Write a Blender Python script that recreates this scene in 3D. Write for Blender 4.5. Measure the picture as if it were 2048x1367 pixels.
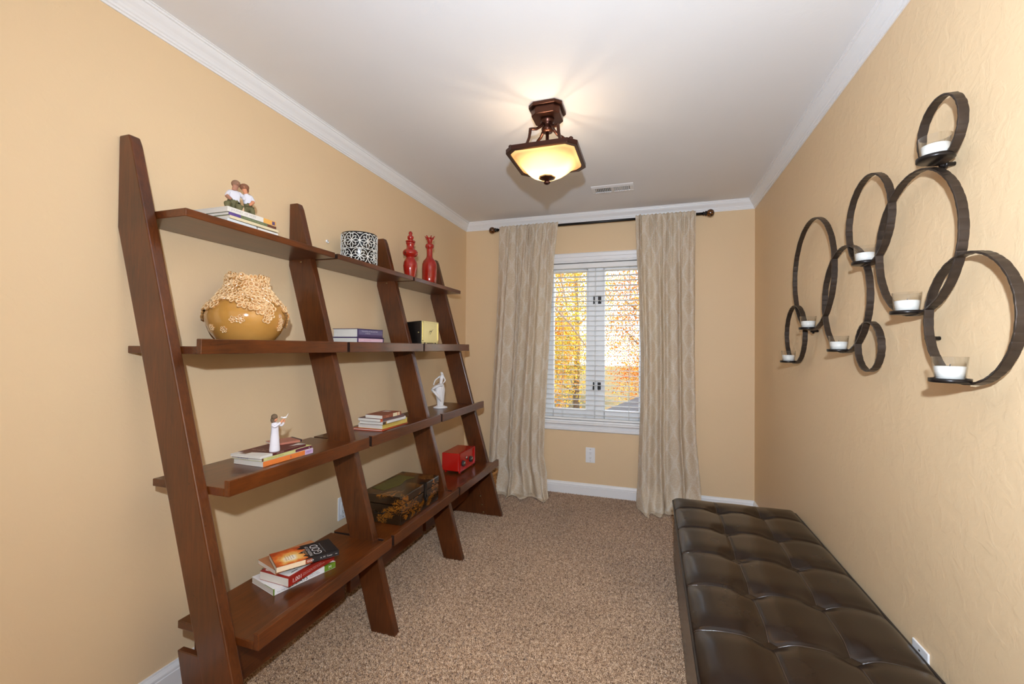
import bpy, bmesh, math, random
import numpy as np
from mathutils import Vector, Matrix
sin, cos, pi = math.sin, math.cos, math.pi
R = random.Random(7)
for o in list(bpy.data.objects):
    bpy.data.objects.remove(o)
SC = bpy.context.scene
COL = SC.collection

# ------------------------------------------------------------------ camera
XL, XR, YB, ZC = -1.6776, 0.7676, 3.7674, 2.44       # left wall, right wall, back wall, ceiling
YF = -1.35                                           # wall behind the camera
YAW, PIT, ROL = 0.3113, 0.0120, -0.0085
cam_d = bpy.data.cameras.new('camera')
cam_d.sensor_fit = 'HORIZONTAL'; cam_d.sensor_width = 36.0
cam_d.lens = 863.5 * 36.0 / 2048.0
cam_d.clip_start = 0.02; cam_d.clip_end = 300
cam = bpy.data.objects.new('camera', cam_d); COL.objects.link(cam)
r0 = Vector((cos(YAW), sin(YAW), 0)); fw = Vector((-sin(YAW)*cos(PIT), cos(YAW)*cos(PIT), sin(PIT))); u0 = r0.cross(fw)
rt = cos(ROL)*r0 - sin(ROL)*u0; up = sin(ROL)*r0 + cos(ROL)*u0
cam.matrix_world = Matrix(((rt.x, up.x, -fw.x, 0), (rt.y, up.y, -fw.y, 0), (rt.z, up.z, -fw.z, 1.2722), (0, 0, 0, 1)))
SC.camera = cam

# ------------------------------------------------------------------ world, lights, exposure
SC.view_settings.view_transform = 'Standard'
SC.view_settings.look = 'None'
SC.view_settings.gamma = 1.0
SC.view_settings.use_curve_mapping = False
SC.view_settings.exposure = 0.0
world = bpy.data.worlds.new('world'); SC.world = world; world.use_nodes = True
wn = world.node_tree.nodes; wl = world.node_tree.links
wn.clear()
sky = wn.new('ShaderNodeTexSky'); sky.sky_type = 'HOSEK_WILKIE'; sky.turbidity = 6.0; sky.ground_albedo = 0.4
sky.sun_direction = Vector((0.35, -0.75, 0.55)).normalized()
bg = wn.new('ShaderNodeBackground'); bg.inputs['Strength'].default_value = 30.0
wo = wn.new('ShaderNodeOutputWorld')
wm = wn.new('ShaderNodeMix'); wm.data_type = 'RGBA'; wm.blend_type = 'MULTIPLY'; wm.inputs[0].default_value = 1.0
wm.inputs[7].default_value = (1.12, 0.97, 0.80, 1)          # hazy warm autumn overcast
wl.new(sky.outputs[0], wm.inputs[6]); wl.new(wm.outputs[2], bg.inputs['Color']); wl.new(bg.outputs[0], wo.inputs['Surface'])

def light(name, kind, loc, energy, color=(1, 1, 1), target=None, **kw):
    d = bpy.data.lights.new(name, kind); d.energy = energy; d.color = color
    for k, v in kw.items(): setattr(d, k, v)
    o = bpy.data.objects.new(name, d); COL.objects.link(o); o.location = loc
    if target is not None:
        o.rotation_euler = (Vector(target) - Vector(loc)).to_track_quat('-Z', 'Y').to_euler()
    return o
light('sun', 'SUN', (0, -5, 20), 9.0, (1.0, 0.95, 0.86), target=(-3, 6, 0), angle=0.02)
# the photographer's flash just above the camera, and an added soft fill light behind it
light('camera_flash', 'AREA', (0.03, -0.12, 1.53), 70.0, (0.69, 0.80, 0.94), target=(0.35, 3.0, 1.75), shape='DISK', size=0.05)
light('fill_light_behind', 'AREA', (-0.45, -1.1, 1.7), 5.0, (1.0, 0.90, 0.76), target=(-0.45, 3.0, 1.5), shape='RECTANGLE', size=2.0, size_y=1.3)
SC.cycles.max_bounces = 10; SC.cycles.diffuse_bounces = 6; SC.cycles.transparent_max_bounces = 16
SC.cycles.use_denoising = True
SC.cycles.caustics_reflective = False; SC.cycles.caustics_refractive = False
SC.cycles.sample_clamp_indirect = 6.0

# ------------------------------------------------------------------ materials
def srgb(r, g, b):
    f = lambda c: ((c/255.0+0.055)/1.055)**2.4 if c > 10 else c/255.0/12.92
    return (f(r), f(g), f(b), 1.0)

class NT:
    """a small helper around one material's node tree"""
    def __init__(s, name):
        s.m = bpy.data.materials.new(name); s.m.use_nodes = True
        s.t = s.m.node_tree; s.t.nodes.clear()
        s.out = s.t.nodes.new('ShaderNodeOutputMaterial')
    def n(s, typ, **kw):
        x = s.t.nodes.new(typ)
        for k, v in kw.items(): setattr(x, k, v)
        return x
    def l(s, a, b): s.t.links.new(a, b)
    def setin(s, node, i, v):
        if isinstance(v, bpy.types.NodeSocket): s.l(v, node.inputs[i])
        else: node.inputs[i].default_value = v
    def math(s, op, a, b=0.0, c=0.0, clamp=False):
        x = s.n('ShaderNodeMath', operation=op); x.use_clamp = clamp
        s.setin(x, 0, a); s.setin(x, 1, b); s.setin(x, 2, c)
        return x.outputs[0]
    def mix(s, f, a, b):
        x = s.n('ShaderNodeMix', data_type='RGBA')
        s.setin(x, 0, f); s.setin(x, 6, a); s.setin(x, 7, b)
        return x.outputs[2]
    def coord(s, kind='Object', scale=(1, 1, 1), rot=(0, 0, 0), loc=(0, 0, 0)):
        c = s.n('ShaderNodeTexCoord'); m = s.n('ShaderNodeMapping')
        m.inputs['Scale'].default_value = scale; m.inputs['Rotation'].default_value = rot; m.inputs['Location'].default_value = loc
        s.l(c.outputs[kind], m.inputs['Vector']); return m.outputs[0]
    def noise(s, vec, scale, detail=3.0, rough=0.5, dist=0.0):
        x = s.n('ShaderNodeTexNoise'); s.l(vec, x.inputs['Vector'])
        x.inputs['Scale'].default_value = scale; x.inputs['Detail'].default_value = detail
        x.inputs['Roughness'].default_value = rough; x.inputs['Distortion'].default_value = dist
        return x.outputs[0]
    def ramp(s, f, stops):
        x = s.n('ShaderNodeValToRGB'); s.l(f, x.inputs[0])
        e = x.color_ramp.elements
        while len(e) < len(stops): e.new(0.5)
        for k, (p, c) in enumerate(stops):
            e[k].position = p; e[k].color = c if len(c) == 4 else (*c, 1)
        return x.outputs[0]
    def bump(s, h, strength=0.3, dist=0.002):
        x = s.n('ShaderNodeBump'); x.inputs['Strength'].default_value = strength; x.inputs['Distance'].default_value = dist
        s.l(h, x.inputs['Height']); return x.outputs[0]
    def bsdf(s, color, rough=0.5, metal=0.0, spec=0.5, coat=0.0, normal=None, **kw):
        x = s.n('ShaderNodeBsdfPrincipled')
        s.setin(x, 'Base Color', color); s.setin(x, 'Roughness', rough)
        x.inputs['Metallic'].default_value = metal; x.inputs['Specular IOR Level'].default_value = spec
        x.inputs['Coat Weight'].default_value = coat
        if coat: x.inputs['Coat Roughness'].default_value = 0.12
        if normal is not None: s.l(normal, x.inputs['Normal'])
        for k, v in kw.items(): s.setin(x, k, v)
        return x.outputs[0]
    def done(s, shader):
        s.l(shader, s.out.inputs['Surface']); return s.m

def tint(c, k): return (min(1, c[0]*k), min(1, c[1]*k), min(1, c[2]*k), 1)

def plain(name, c, rough=0.5, metal=0.0, spec=0.5, coat=0.0, var=0.08, scale=30.0, bump=0.0, bscale=200.0, bdist=0.001):
    t = NT(name); v = t.coord()
    f = t.noise(v, scale, 3.0)
    colr = t.mix(f, tint(c, 1-var), tint(c, 1+var))
    nm = t.bump(t.noise(v, bscale, 2.0), bump, bdist) if bump else None
    return t.done(t.bsdf(colr, rough, metal, spec, coat, nm))

def wall_mat(name, c, knock, rough=0.55):
    t = NT(name); v = t.coord()
    f = t.noise(v, 3.0, 3.0)
    colr = t.mix(f, tint(c, 0.985), tint(c, 1.015))
    a = t.noise(v, 20.0, 5.0, 0.55, 0.6)
    a = t.ramp(a, [(0.46, (0, 0, 0)), (0.6, (1, 1, 1))])
    b = t.noise(v, 180.0, 2.0)
    h = t.math('ADD', t.math('MULTIPLY', a, knock), t.math('MULTIPLY', b, 0.12))
    return t.done(t.bsdf(colr, rough, spec=0.35, normal=t.bump(h, 0.35, 0.0025)))

WALL_C = srgb(226, 198, 158)
M = {}
M['wall'] = wall_mat('wall_paint_cream', WALL_C, 0.25)
M['wall_r'] = wall_mat('wall_paint_cream_trowelled', WALL_C, 0.45)
M['ceil'] = wall_mat('ceiling_paint_white', srgb(232, 232, 233), 0.15, 0.8)
M['trim'] = plain('white_trim_paint', srgb(236, 236, 236), 0.35, var=0.01, bump=0.05, bscale=60)
M['white_pl'] = plain('white_plastic', srgb(235, 235, 236), 0.35, var=0.01)
M['slot'] = plain('dark_slot', srgb(40, 38, 36), 0.6)
M['vinyl'] = plain('white_window_vinyl', srgb(240, 240, 240), 0.3, var=0.01)
M['blind'] = plain('white_blind_slat', srgb(238, 238, 236), 0.4, var=0.01)
M['cord'] = plain('white_cord', srgb(228, 228, 224), 0.7)

M['end_dark'] = plain('dark_bay_end', srgb(34, 17, 8), 0.55, var=.2)
def wood(name, axis, dark, light, rough=0.33, coat=0.25):
    t = NT(name)
    sc = {'x': (1.2, 14, 14), 'y': (14, 1.2, 14), 'z': (14, 14, 1.2)}[axis]
    v = t.coord(scale=sc); v2 = t.coord()
    g = t.noise(v, 6.0, 6.0, 0.6, 1.2)
    blotch = t.noise(v2, 5.0, 3.0)
    f = t.math('ADD', t.math('MULTIPLY', g, 0.55), t.math('MULTIPLY', blotch, 0.45))
    colr = t.ramp(f, [(0.34, dark), (0.66, light)])
    speck = t.ramp(t.noise(v2, 90.0, 2.0), [(0.69, (1, 1, 1)), (0.76, (0.55, 0.5, 0.45))])
    x = t.n('ShaderNodeMix', data_type='RGBA', blend_type='MULTIPLY'); x.inputs[0].default_value = 1.0
    t.l(colr, x.inputs[6]); t.l(speck, x.inputs[7])
    return t.done(t.bsdf(x.outputs[2], rough, spec=0.5, coat=coat, normal=t.bump(g, 0.06, 0.001)))
M['wood_y'] = wood('brown_stained_wood_lengthwise', 'y', srgb(60, 27, 5), srgb(108, 53, 15))
M['wood_z'] = wood('brown_stained_wood_upright', 'z', srgb(60, 29, 10), srgb(100, 51, 20))
M['brass_worn'] = plain('dull_brass', srgb(150, 125, 85), 0.35, 1.0)

def carpet():
    t = NT('speckled_brown_carpet'); v = t.coord()
    a = t.noise(v, 210.0, 2.0, 0.6); b = t.noise(v, 70.0, 2.0); c = t.noise(v, 2.2, 3.0)
    f = t.math('ADD', t.math('MULTIPLY', a, 0.7), t.math('MULTIPLY', b, 0.3))
    colr = t.ramp(f, [(0.38, srgb(70, 46, 26)), (0.455, srgb(144, 108, 78)), (0.54, srgb(196, 160, 124)), (0.62, srgb(236, 208, 176))])
    k = t.math('ADD', t.math('MULTIPLY', c, 0.5), 0.75)
    x = t.n('ShaderNodeMix', data_type='RGBA', blend_type='MULTIPLY'); x.inputs[0].default_value = 1.0
    cc = t.n('ShaderNodeCombineColor'); t.l(k, cc.inputs[0]); t.l(k, cc.inputs[1]); t.l(k, cc.inputs[2])
    t.l(colr, x.inputs[6]); t.l(cc.outputs[0], x.inputs[7])
    return t.done(t.bsdf(x.outputs[2], 0.95, spec=0.1, normal=t.bump(a, 0.6, 0.004), **{'Sheen Weight': 0.3}))
M['carpet'] = carpet()

def leather():
    t = NT('dark_brown_leather'); v = t.coord()
    f = t.noise(v, 9.0, 4.0); g = t.noise(v, 420.0, 2.0)
    vo = t.n('ShaderNodeTexVoronoi'); t.l(v, vo.inputs['Vector']); vo.inputs['Scale'].default_value = 260.0
    colr = t.mix(f, srgb(26, 14, 7), srgb(34, 20, 11))
    h = t.math('ADD', t.math('MULTIPLY', vo.outputs['Distance'], 0.6), t.math('MULTIPLY', g, 0.4))
    rg = t.math('ADD', t.math('MULTIPLY', f, 0.10), 0.21)
    return t.done(t.bsdf(colr, rg, spec=0.6, normal=t.bump(h, 0.12, 0.0008)))
M['leather'] = leather()
M['piping'] = plain('black_brown_piping', srgb(34, 27, 24), 0.4)
M['welt'] = plain('glossy_brown_leather_welt', srgb(58, 44, 36), 0.22, spec=0.7)
M['stitch'] = plain('dark_thread', srgb(58, 46, 40), 0.6)

def fabric():
    t = NT('cream_damask_curtain_fabric')
    uv = t.n('ShaderNodeTexCoord').outputs['UV']; sp = t.n('ShaderNodeSeparateXYZ'); t.l(uv, sp.inputs[0])
    U, V = sp.outputs[0], sp.outputs[1]
    cu = t.math('COSINE', t.math('MULTIPLY', U, 2*pi/0.155)); cv = t.math('COSINE', t.math('MULTIPLY', V, 2*pi/0.25))
    f = t.math('ABSOLUTE', t.math('ADD', cu, cv))
    band = t.math('SUBTRACT', 1.0, t.math('MULTIPLY', f, 1.5), clamp=True)
    n1 = t.noise(t.coord('UV'), 105.0, 3.0, 0.65, 0.6)
    fine = t.math('MULTIPLY', t.math('SUBTRACT', n1, .47, clamp=True), 7.0, clamp=True)
    k = t.math('ADD', t.math('MULTIPLY', band, 0.42), t.math('MULTIPLY', fine, 0.55), clamp=True)
    colr = t.mix(k, srgb(228, 213, 188), srgb(250, 245, 236))
    wv = t.noise(t.coord('UV', scale=(1, 0.12, 1)), 900.0, 1.0)
    nm = t.bump(t.math('ADD', wv, t.math('MULTIPLY', k, 0.8)), 0.12, 0.0008)
    d = t.bsdf(colr, 0.65, spec=0.3, normal=nm)
    tr = t.n('ShaderNodeBsdfTranslucent'); t.l(colr, tr.inputs['Color']); t.l(nm, tr.inputs['Normal'])
    mx = t.n('ShaderNodeMixShader'); mx.inputs[0].default_value = 0.42
    t.l(d, mx.inputs[1]); t.l(tr.outputs[0], mx.inputs[2])
    return t.done(mx.outputs[0])
M['fabric'] = fabric()
M['rod'] = plain('black_metal_rod', srgb(22, 19, 18), 0.35, 0.3)

def finial_mat():
    t = NT('amber_black_swirled_ball'); v = t.coord()
    f = t.noise(v, 60.0, 4.0, 0.6, 2.5)
    colr = t.ramp(f, [(0.4, srgb(18, 12, 9)), (0.52, srgb(70, 38, 14)), (0.62, srgb(160, 98, 36))])
    return t.done(t.bsdf(colr, 0.15, coat=0.5))
M['finial'] = finial_mat()

def iron():
    t = NT('hammered_dark_bronze_iron'); v = t.coord()
    f = t.noise(v, 40.0, 4.0)
    colr = t.mix(f, srgb(48, 39, 33), srgb(76, 64, 55))
    return t.done(t.bsdf(colr, 0.38, 0.55, normal=t.bump(f, 0.2, 0.002)))
M['iron'] = iron()
M['iron_dark'] = plain('black_iron', srgb(34, 29, 27), 0.32, 0.5, bump=0.1, bscale=80)
M['bronze'] = plain('oil_rubbed_bronze', srgb(70, 40, 30), 0.3, 0.75, var=0.25, scale=25, bump=0.1, bscale=60)

def thin_glass(name, tintc=(1, 1, 1, 1)):
    t = NT(name)
    tr = t.n('ShaderNodeBsdfTransparent'); tr.inputs[0].default_value = tintc
    gl = t.n('ShaderNodeBsdfGlossy'); gl.inputs['Roughness'].default_value = 0.02
    lw = t.n('ShaderNodeLayerWeight'); lw.inputs[0].default_value = 0.5
    fres = t.math('ADD', t.math('MULTIPLY', t.math('POWER', lw.outputs['Facing'], 5.0), 0.9), 0.04)
    # the small dust film on the glass
    dust = t.math('MULTIPLY', t.noise(t.coord(), 6.0, 3.0), 0.02)
    f = t.math('ADD', fres, dust)
    mx = t.n('ShaderNodeMixShader'); t.l(f, mx.inputs[0]); t.l(tr.outputs[0], mx.inputs[1]); t.l(gl.outputs[0], mx.inputs[2])
    return t.done(mx.outputs[0])
M['pane'] = thin_glass('window_glass')
M['cup'] = thin_glass('clear_votive_glass', (0.985, 0.985, 0.98, 1))
M['wax'] = plain('white_candle_wax', srgb(240, 237, 230), 0.45, var=0.02)
M['wick'] = plain('candle_wick', srgb(70, 62, 55), 0.8)

def shade_glass():
    t = NT('amber_frosted_lamp_glass'); v = t.coord()
    f = t.noise(v, 9.0, 3.0)
    colr = t.mix(f, srgb(238, 186, 128), srgb(244, 200, 146))
    tr = t.n('ShaderNodeBsdfTranslucent'); t.l(colr, tr.inputs['Color'])
    d = t.bsdf(colr, 0.35, spec=0.5)
    mx = t.n('ShaderNodeMixShader'); mx.inputs[0].default_value = 0.62
    t.l(d, mx.inputs[1]); t.l(tr.outputs[0], mx.inputs[2])
    return t.done(mx.outputs[0])
M['shade'] = shade_glass()

def glaze(name, a, b, chip=None, rough=0.12, scale=14.0):
    t = NT(name); v = t.coord()
    f = t.noise(v, scale, 3.0)
    colr = t.mix(f, a, b)
    if chip is not None:
        k = t.ramp(t.noise(t.coord(scale=(1, 1, 0.45)), 26.0, 3.0, 0.6), [(0.66, (0, 0, 0)), (0.7, (1, 1, 1))])
        colr = t.mix(k, colr, chip)
    return t.done(t.bsdf(colr, rough, coat=0.6))
M['honey'] = glaze('honey_glaze', srgb(176, 122, 52), srgb(198, 146, 76))
M['petal'] = glaze('pale_honey_glaze_relief', srgb(206, 160, 104), srgb(240, 212, 168), rough=0.16, scale=30.0)
M['honey_d'] = glaze('pooled_brown_honey_glaze', srgb(150, 96, 40), srgb(200, 150, 92), rough=0.14, scale=40.0)
M['red'] = glaze('red_crackled_glaze', srgb(140, 22, 14), srgb(172, 34, 22), srgb(58, 34, 26))
M['radio_red'] = plain('red_enamel', srgb(178, 22, 14), 0.22, coat=0.3, var=0.03)
M['chrome'] = plain('chrome', srgb(200, 195, 185), 0.18, 1.0, var=0.02)
M['gold'] = plain('pale_gold_plate', srgb(196, 180, 126), 0.32, 0.75, var=0.06, scale=18)
M['black'] = plain('black_lacquer', srgb(22, 17, 14), 0.3)
M['pot'] = plain('black_ceramic', srgb(18, 18, 20), 0.2)
M['lattice'] = plain('white_ceramic_lattice', srgb(226, 224, 216), 0.3)
M['plaster'] = plain('white_porcelain', srgb(226, 222, 220), 0.3, var=0.03, bump=0.1, bscale=90)
M['dress'] = plain('painted_white_dress', srgb(218, 212, 216), 0.75, var=0.06, scale=60, bump=0.2, bscale=160)
M['shirt'] = plain('painted_pale_grey_shirt', srgb(208, 206, 212), 0.75, var=0.05, bump=0.2, bscale=160)
M['trouser'] = plain('painted_olive_trousers', srgb(98, 92, 58), 0.8, var=0.12, bump=0.2, bscale=160)
M['skin'] = plain('painted_skin', srgb(206, 138, 100), 0.75, var=0.05)
M['skin_d'] = plain('painted_darker_skin', srgb(168, 118, 94), 0.75, var=0.06)
M['hair'] = plain('painted_brown_hair', srgb(104, 84, 62), 0.8, var=0.12, scale=90)
M['hair_m'] = plain('painted_cropped_hair', srgb(140, 104, 80), .8, var=.1, scale=90)
M['hair_r'] = plain('painted_auburn_hair', srgb(132, 86, 60), 0.8, var=0.12, scale=90)
M['paper'] = None
def paper():
    t = NT('page_edges'); v = t.coord(scale=(1, 1, 1))
    f = t.noise(t.coord(scale=(3, 3, 220)), 6.0, 2.0)
    return t.done(t.bsdf(t.mix(f, srgb(196, 188, 176), srgb(232, 226, 214)), 0.8, spec=0.2))
M['paper'] = paper()

def chest_mat():
    t = NT('burnt_grain_dark_wood')
    v = t.coord(scale=(3, 1, 4))
    f = t.noise(v, 5.0, 3.0, 0.5, 1.6)
    w = t.math('FRACT', t.math('MULTIPLY', f, 9.0))
    big = t.noise(t.coord(), 9.0, 2.0)
    k = t.math('MULTIPLY', w, t.math('MULTIPLY', t.math('SUBTRACT', big, 0.46, clamp=True), 9.0, clamp=True))
    colr = t.ramp(k, [(0.25, srgb(42, 27, 14)), (0.8, srgb(136, 82, 24))])
    return t.done(t.bsdf(colr, 0.25, coat=0.4, normal=t.bump(f, 0.1, 0.001)))
M['chest'] = chest_mat()
M['olive'] = plain('olive_leather_patch', srgb(88, 80, 34), 0.4, var=0.2)
M['wicker'] = plain('tan_wicker', srgb(168, 118, 62), 0.6, var=0.25, scale=80)

# ------------------------------------------------------------------ mesh helpers
class MB:
    def __init__(s): s.v = []; s.f = []; s.mi = []; s.smooth = []; s.uv = None
    def add(s, verts, faces, mi=0, sm=False):
        o = len(s.v); s.v += [tuple(p) for p in verts]
        for f in faces: s.f.append(tuple(i+o for i in f)); s.mi.append(mi); s.smooth.append(sm)
        return s
    def box(s, a, b, mi=0):
        (x0, y0, z0), (x1, y1, z1) = a, b
        x0, x1 = min(x0, x1), max(x0, x1); y0, y1 = min(y0, y1), max(y0, y1); z0, z1 = min(z0, z1), max(z0, z1)
        return s.add([(x0, y0, z0), (x1, y0, z0), (x1, y1, z0), (x0, y1, z0), (x0, y0, z1), (x1, y0, z1), (x1, y1, z1), (x0, y1, z1)],
                     [(0, 3, 2, 1), (4, 5, 6, 7), (0, 1, 5, 4), (1, 2, 6, 5), (2, 3, 7, 6), (3, 0, 4, 7)], mi)
    def prism(s, prof, a0, a1, axis='y', mi=0, sm=False, caps=True):
        """extrude a closed 2D outline along an axis; outline coordinates are the two other axes in xyz order"""
        n = len(prof)
        def P(p, t):
            return {'x': (t, p[0], p[1]), 'y': (p[0], t, p[1]), 'z': (p[0], p[1], t)}[axis]
        vs = [P(p, a0) for p in prof] + [P(p, a1) for p in prof]
        fs = [(i, (i+1) % n, n+(i+1) % n, n+i) for i in range(n)]
        s.add(vs, fs, mi, sm)
        if caps:
            o = len(s.v)-2*n
            s.f.append(tuple(range(o, o+n))[::-1]); s.f.append(tuple(range(o+n, o+2*n))); s.mi += [mi, mi]; s.smooth += [False, False]
        return s
    def lathe(s, prof, c=(0, 0, 0), n=32, mi=0, sm=True, cap=True, sx=1.0, sy=1.0):
        vs = []; fs = []
        for (r, z) in prof:
            for k in range(n):
                a = 2*pi*k/n; vs.append((c[0]+r*cos(a)*sx, c[1]+r*sin(a)*sy, c[2]+z))
        for j in range(len(prof)-1):
            for k in range(n):
                k2 = (k+1) % n; fs.append((j*n+k, j*n+k2, (j+1)*n+k2, (j+1)*n+k))
        if cap:
            fs.append(tuple(range(n))[::-1]); fs.append(tuple((len(prof)-1)*n+k for k in range(n)))
        return s.add(vs, fs, mi, sm)
    def tube(s, pts, r, n=8, mi=0, sm=True, closed=False, flat=1.0, cap=True):
        pts = [Vector(p) for p in pts]; m = len(pts)
        rs = r if isinstance(r, (list, tuple)) else [r]*m
        vs = []; fs = []; prev = None
        for i, p in enumerate(pts):
            if closed: t = pts[(i+1) % m]-pts[i-1]
            else: t = pts[min(i+1, m-1)]-pts[max(i-1, 0)]
            t.normalize()
            if prev is None:
                a = Vector((0, 0, 1)) if abs(t.z) < 0.9 else Vector((1, 0, 0))
                u = t.cross(a).normalized()
            else:
                u = (prev - t*prev.dot(t)).normalized()
            prev = u; w = t.cross(u)
            for k in range(n):
                a = 2*pi*k/n; vs.append(p + u*cos(a)*rs[i] + w*sin(a)*rs[i]*flat)
        rng = m if closed else m-1
        for i in range(rng):
            for k in range(n):
                k2 = (k+1) % n; j = (i+1) % m
                fs.append((i*n+k, i*n+k2, j*n+k2, j*n+k))
        if not closed and cap:
            fs.append(tuple(range(n))[::-1]); fs.append(tuple((m-1)*n+k for k in range(n)))
        return s.add(vs, fs, mi, sm)
    def ball(s, c, r, n=16, m=10, mi=0, sc=(1, 1, 1)):
        prof = [(max(1e-5, r*sin(pi*i/m)), -r*cos(pi*i/m)) for i in range(m+1)]
        vs = []; fs = []
        for (rr, z) in prof:
            for k in range(n):
                a = 2*pi*k/n; vs.append((c[0]+rr*cos(a)*sc[0], c[1]+rr*sin(a)*sc[1], c[2]+z*sc[2]))
        for j in range(m):
            for k in range(n):
                k2 = (k+1) % n; fs.append((j*n+k, j*n+k2, (j+1)*n+k2, (j+1)*n+k))
        return s.add(vs, fs, mi, True)
    def mesh(s, name, mats, bevel=0.0, seg=2):
        me = bpy.data.meshes.new(name); me.from_pydata(s.v, [], s.f)
        for m in (mats if isinstance(mats, (list, tuple)) else [mats]): me.materials.append(m)
        me.polygons.foreach_set('material_index', s.mi); me.polygons.foreach_set('use_smooth', s.smooth)
        if bevel > 0:
            bm = bmesh.new(); bm.from_mesh(me)
            bmesh.ops.remove_doubles(bm, verts=bm.verts, dist=1e-6)
            bmesh.ops.recalc_face_normals(bm, faces=bm.faces)
            ed = [e for e in bm.edges if len(e.link_faces) == 2 and e.calc_face_angle(0) > 0.6]
            bmesh.ops.bevel(bm, geom=ed, offset=bevel, segments=seg, affect='EDGES', profile=0.5, clamp_overlap=True)
            bm.to_mesh(me); bm.free()
        me.update(); return me

def link(name, me, parent=None, kind=None, loc=None, rot=None):
    o = bpy.data.objects.new(name, me); COL.objects.link(o)
    if parent is not None: o.parent = parent
    if kind: o['kind'] = kind
    if loc is not None: o.location = loc
    if rot is not None: o.rotation_euler = rot
    return o
def part(name, mb, mats, parent, bevel=0.0, seg=2, **kw):
    return link(name, mb.mesh(name, mats, bevel, seg), parent, **kw)
def tag(o, label, cat, group=None):
    o['label'] = label; o['category'] = cat
    if group: o['group'] = group
    return o
def thing(name, label, cat, loc=(0, 0, 0), rz=0.0, group=None):
    o = bpy.data.objects.new(name, None); COL.objects.link(o); o.location = loc; o.rotation_euler = (0, 0, rz)
    o.empty_display_size = 0.05
    return tag(o, label, cat, group)
def struct(name, mb, mats, parent=None, bevel=0.0, label=None):
    o = part(name, mb, mats, parent, bevel)
    if parent is None: o['kind'] = 'structure'
    if label: o['label'] = label
    return o

_fonts = {}
def text(parent, body, size, loc, right, upv, mat, name='lettering', align='CENTER', sx=1.0, shear=0.0, thin=0.0):
    """flat printed lettering as a thin mesh in its parent's own coordinates"""
    cu = bpy.data.curves.new('tmp', 'FONT'); cu.body = body; cu.size = size; cu.align_x = align; cu.align_y = 'CENTER'
    cu.shear = shear; cu.offset = -thin; cu.resolution_u = 3
    to = bpy.data.objects.new('tmp', cu); COL.objects.link(to)
    dg = bpy.context.evaluated_depsgraph_get()
    me = bpy.data.meshes.new_from_object(to.evaluated_get(dg)); bpy.data.objects.remove(to); bpy.data.curves.remove(cu)
    r = Vector(right).normalized(); u = Vector(upv).normalized(); n = r.cross(u)
    l = Vector(loc)+n*0.0004
    me.transform(Matrix(((r.x*sx, u.x, n.x, l.x), (r.y*sx, u.y, n.y, l.y), (r.z*sx, u.z, n.z, l.z), (0, 0, 0, 1))))
    me.materials.clear(); me.materials.append(mat); me.name = name
    return link(name, me, parent)

_pm = {}
def ink(c, rough=0.5):
    k = tuple(c)+(rough,)
    if k not in _pm: _pm[k] = plain('print_%02x%02x%02x' % tuple(int(x) for x in c[:3]), srgb(*c), rough, var=0.05, scale=50)
    return _pm[k]

# ------------------------------------------------------------------ room shell
T = 0.12
struct('wall_left', MB().box((XL-T, YF, 0), (XL, YB+T, ZC)), M['wall'])
struct('wall_right', MB().box((XR, YF, 0), (XR+T, YB+T, ZC)), M['wall_r'])
struct('wall_front', MB().box((XL-T, YF-T, 0), (XR+T, YF, ZC)), M['wall'])
WX0, WX1, WZ0, WZ1 = -0.925, -0.005, 0.626, 2.03
wb = MB()
wb.box((XL, YB, 0), (WX0, YB+T, ZC)).box((WX1, YB, 0), (XR, YB+T, ZC)).box((WX0, YB, 0), (WX1, YB+T, WZ0)).box((WX0, YB, WZ1), (WX1, YB+T, ZC))
struct('wall_back', wb, M['wall'])
struct('ceiling', MB().box((XL-T, YF-T, ZC), (XR+T, YB+T, ZC+0.12)), M['ceil'])
floor = struct('floor', MB().box((XL-T, YF-T, -0.12), (XR+T, YB+T, 0)), M['carpet'])

def carpet_pile():
    rg = np.random.RandomState(5)
    x = np.arange(XL+0.02, XR-0.01, 0.0068); y = np.arange(0.75, YB-0.018, 0.0068)
    gx, gy = np.meshgrid(x, y); gx = gx.ravel(); gy = gy.ravel(); n = gx.size
    gx = gx+rg.uniform(-.003, .003, n); gy = gy+rg.uniform(-.003, .003, n)
    lowx = np.sin(gx*3.1+1.3*np.sin(gy*2.2))+0.6*np.sin(gy*4.3+gx*1.7); lowy = np.sin(gy*2.7+gx*2.9)
    h = rg.uniform(.006, .0105, n); ang = rg.uniform(0, 2*pi, n)
    tx = rg.normal(0, .0028, n)+lowx*.0018; ty = rg.normal(0, .0028, n)+lowy*.0018
    r = .0036
    V = np.zeros((n, 4, 3))
    for k in range(3):
        V[:, k, 0] = gx+r*np.cos(ang+k*2*pi/3); V[:, k, 1] = gy+r*np.sin(ang+k*2*pi/3); V[:, k, 2] = -0.001
    V[:, 3, 0] = gx+tx; V[:, 3, 1] = gy+ty; V[:, 3, 2] = h
    F = np.array([[0, 1, 3], [1, 2, 3], [2, 0, 3]])[None]+4*np.arange(n)[:, None, None]
    me = bpy.data.meshes.new('carpet_pile')
    me.vertices.add(4*n); me.vertices.foreach_set('co', V.ravel())
    me.loops.add(9*n); me.loops.foreach_set('vertex_index', F.ravel())
    me.polygons.add(3*n); me.polygons.foreach_set('loop_start', np.arange(3*n)*3)
    me.polygons.foreach_set('loop_total', np.full(3*n, 3)); me.update(calc_edges=True); me.validate()
    me.materials.append(M['carpet'])
    link('carpet_pile', me, floor, kind='stuff')
carpet_pile()

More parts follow.
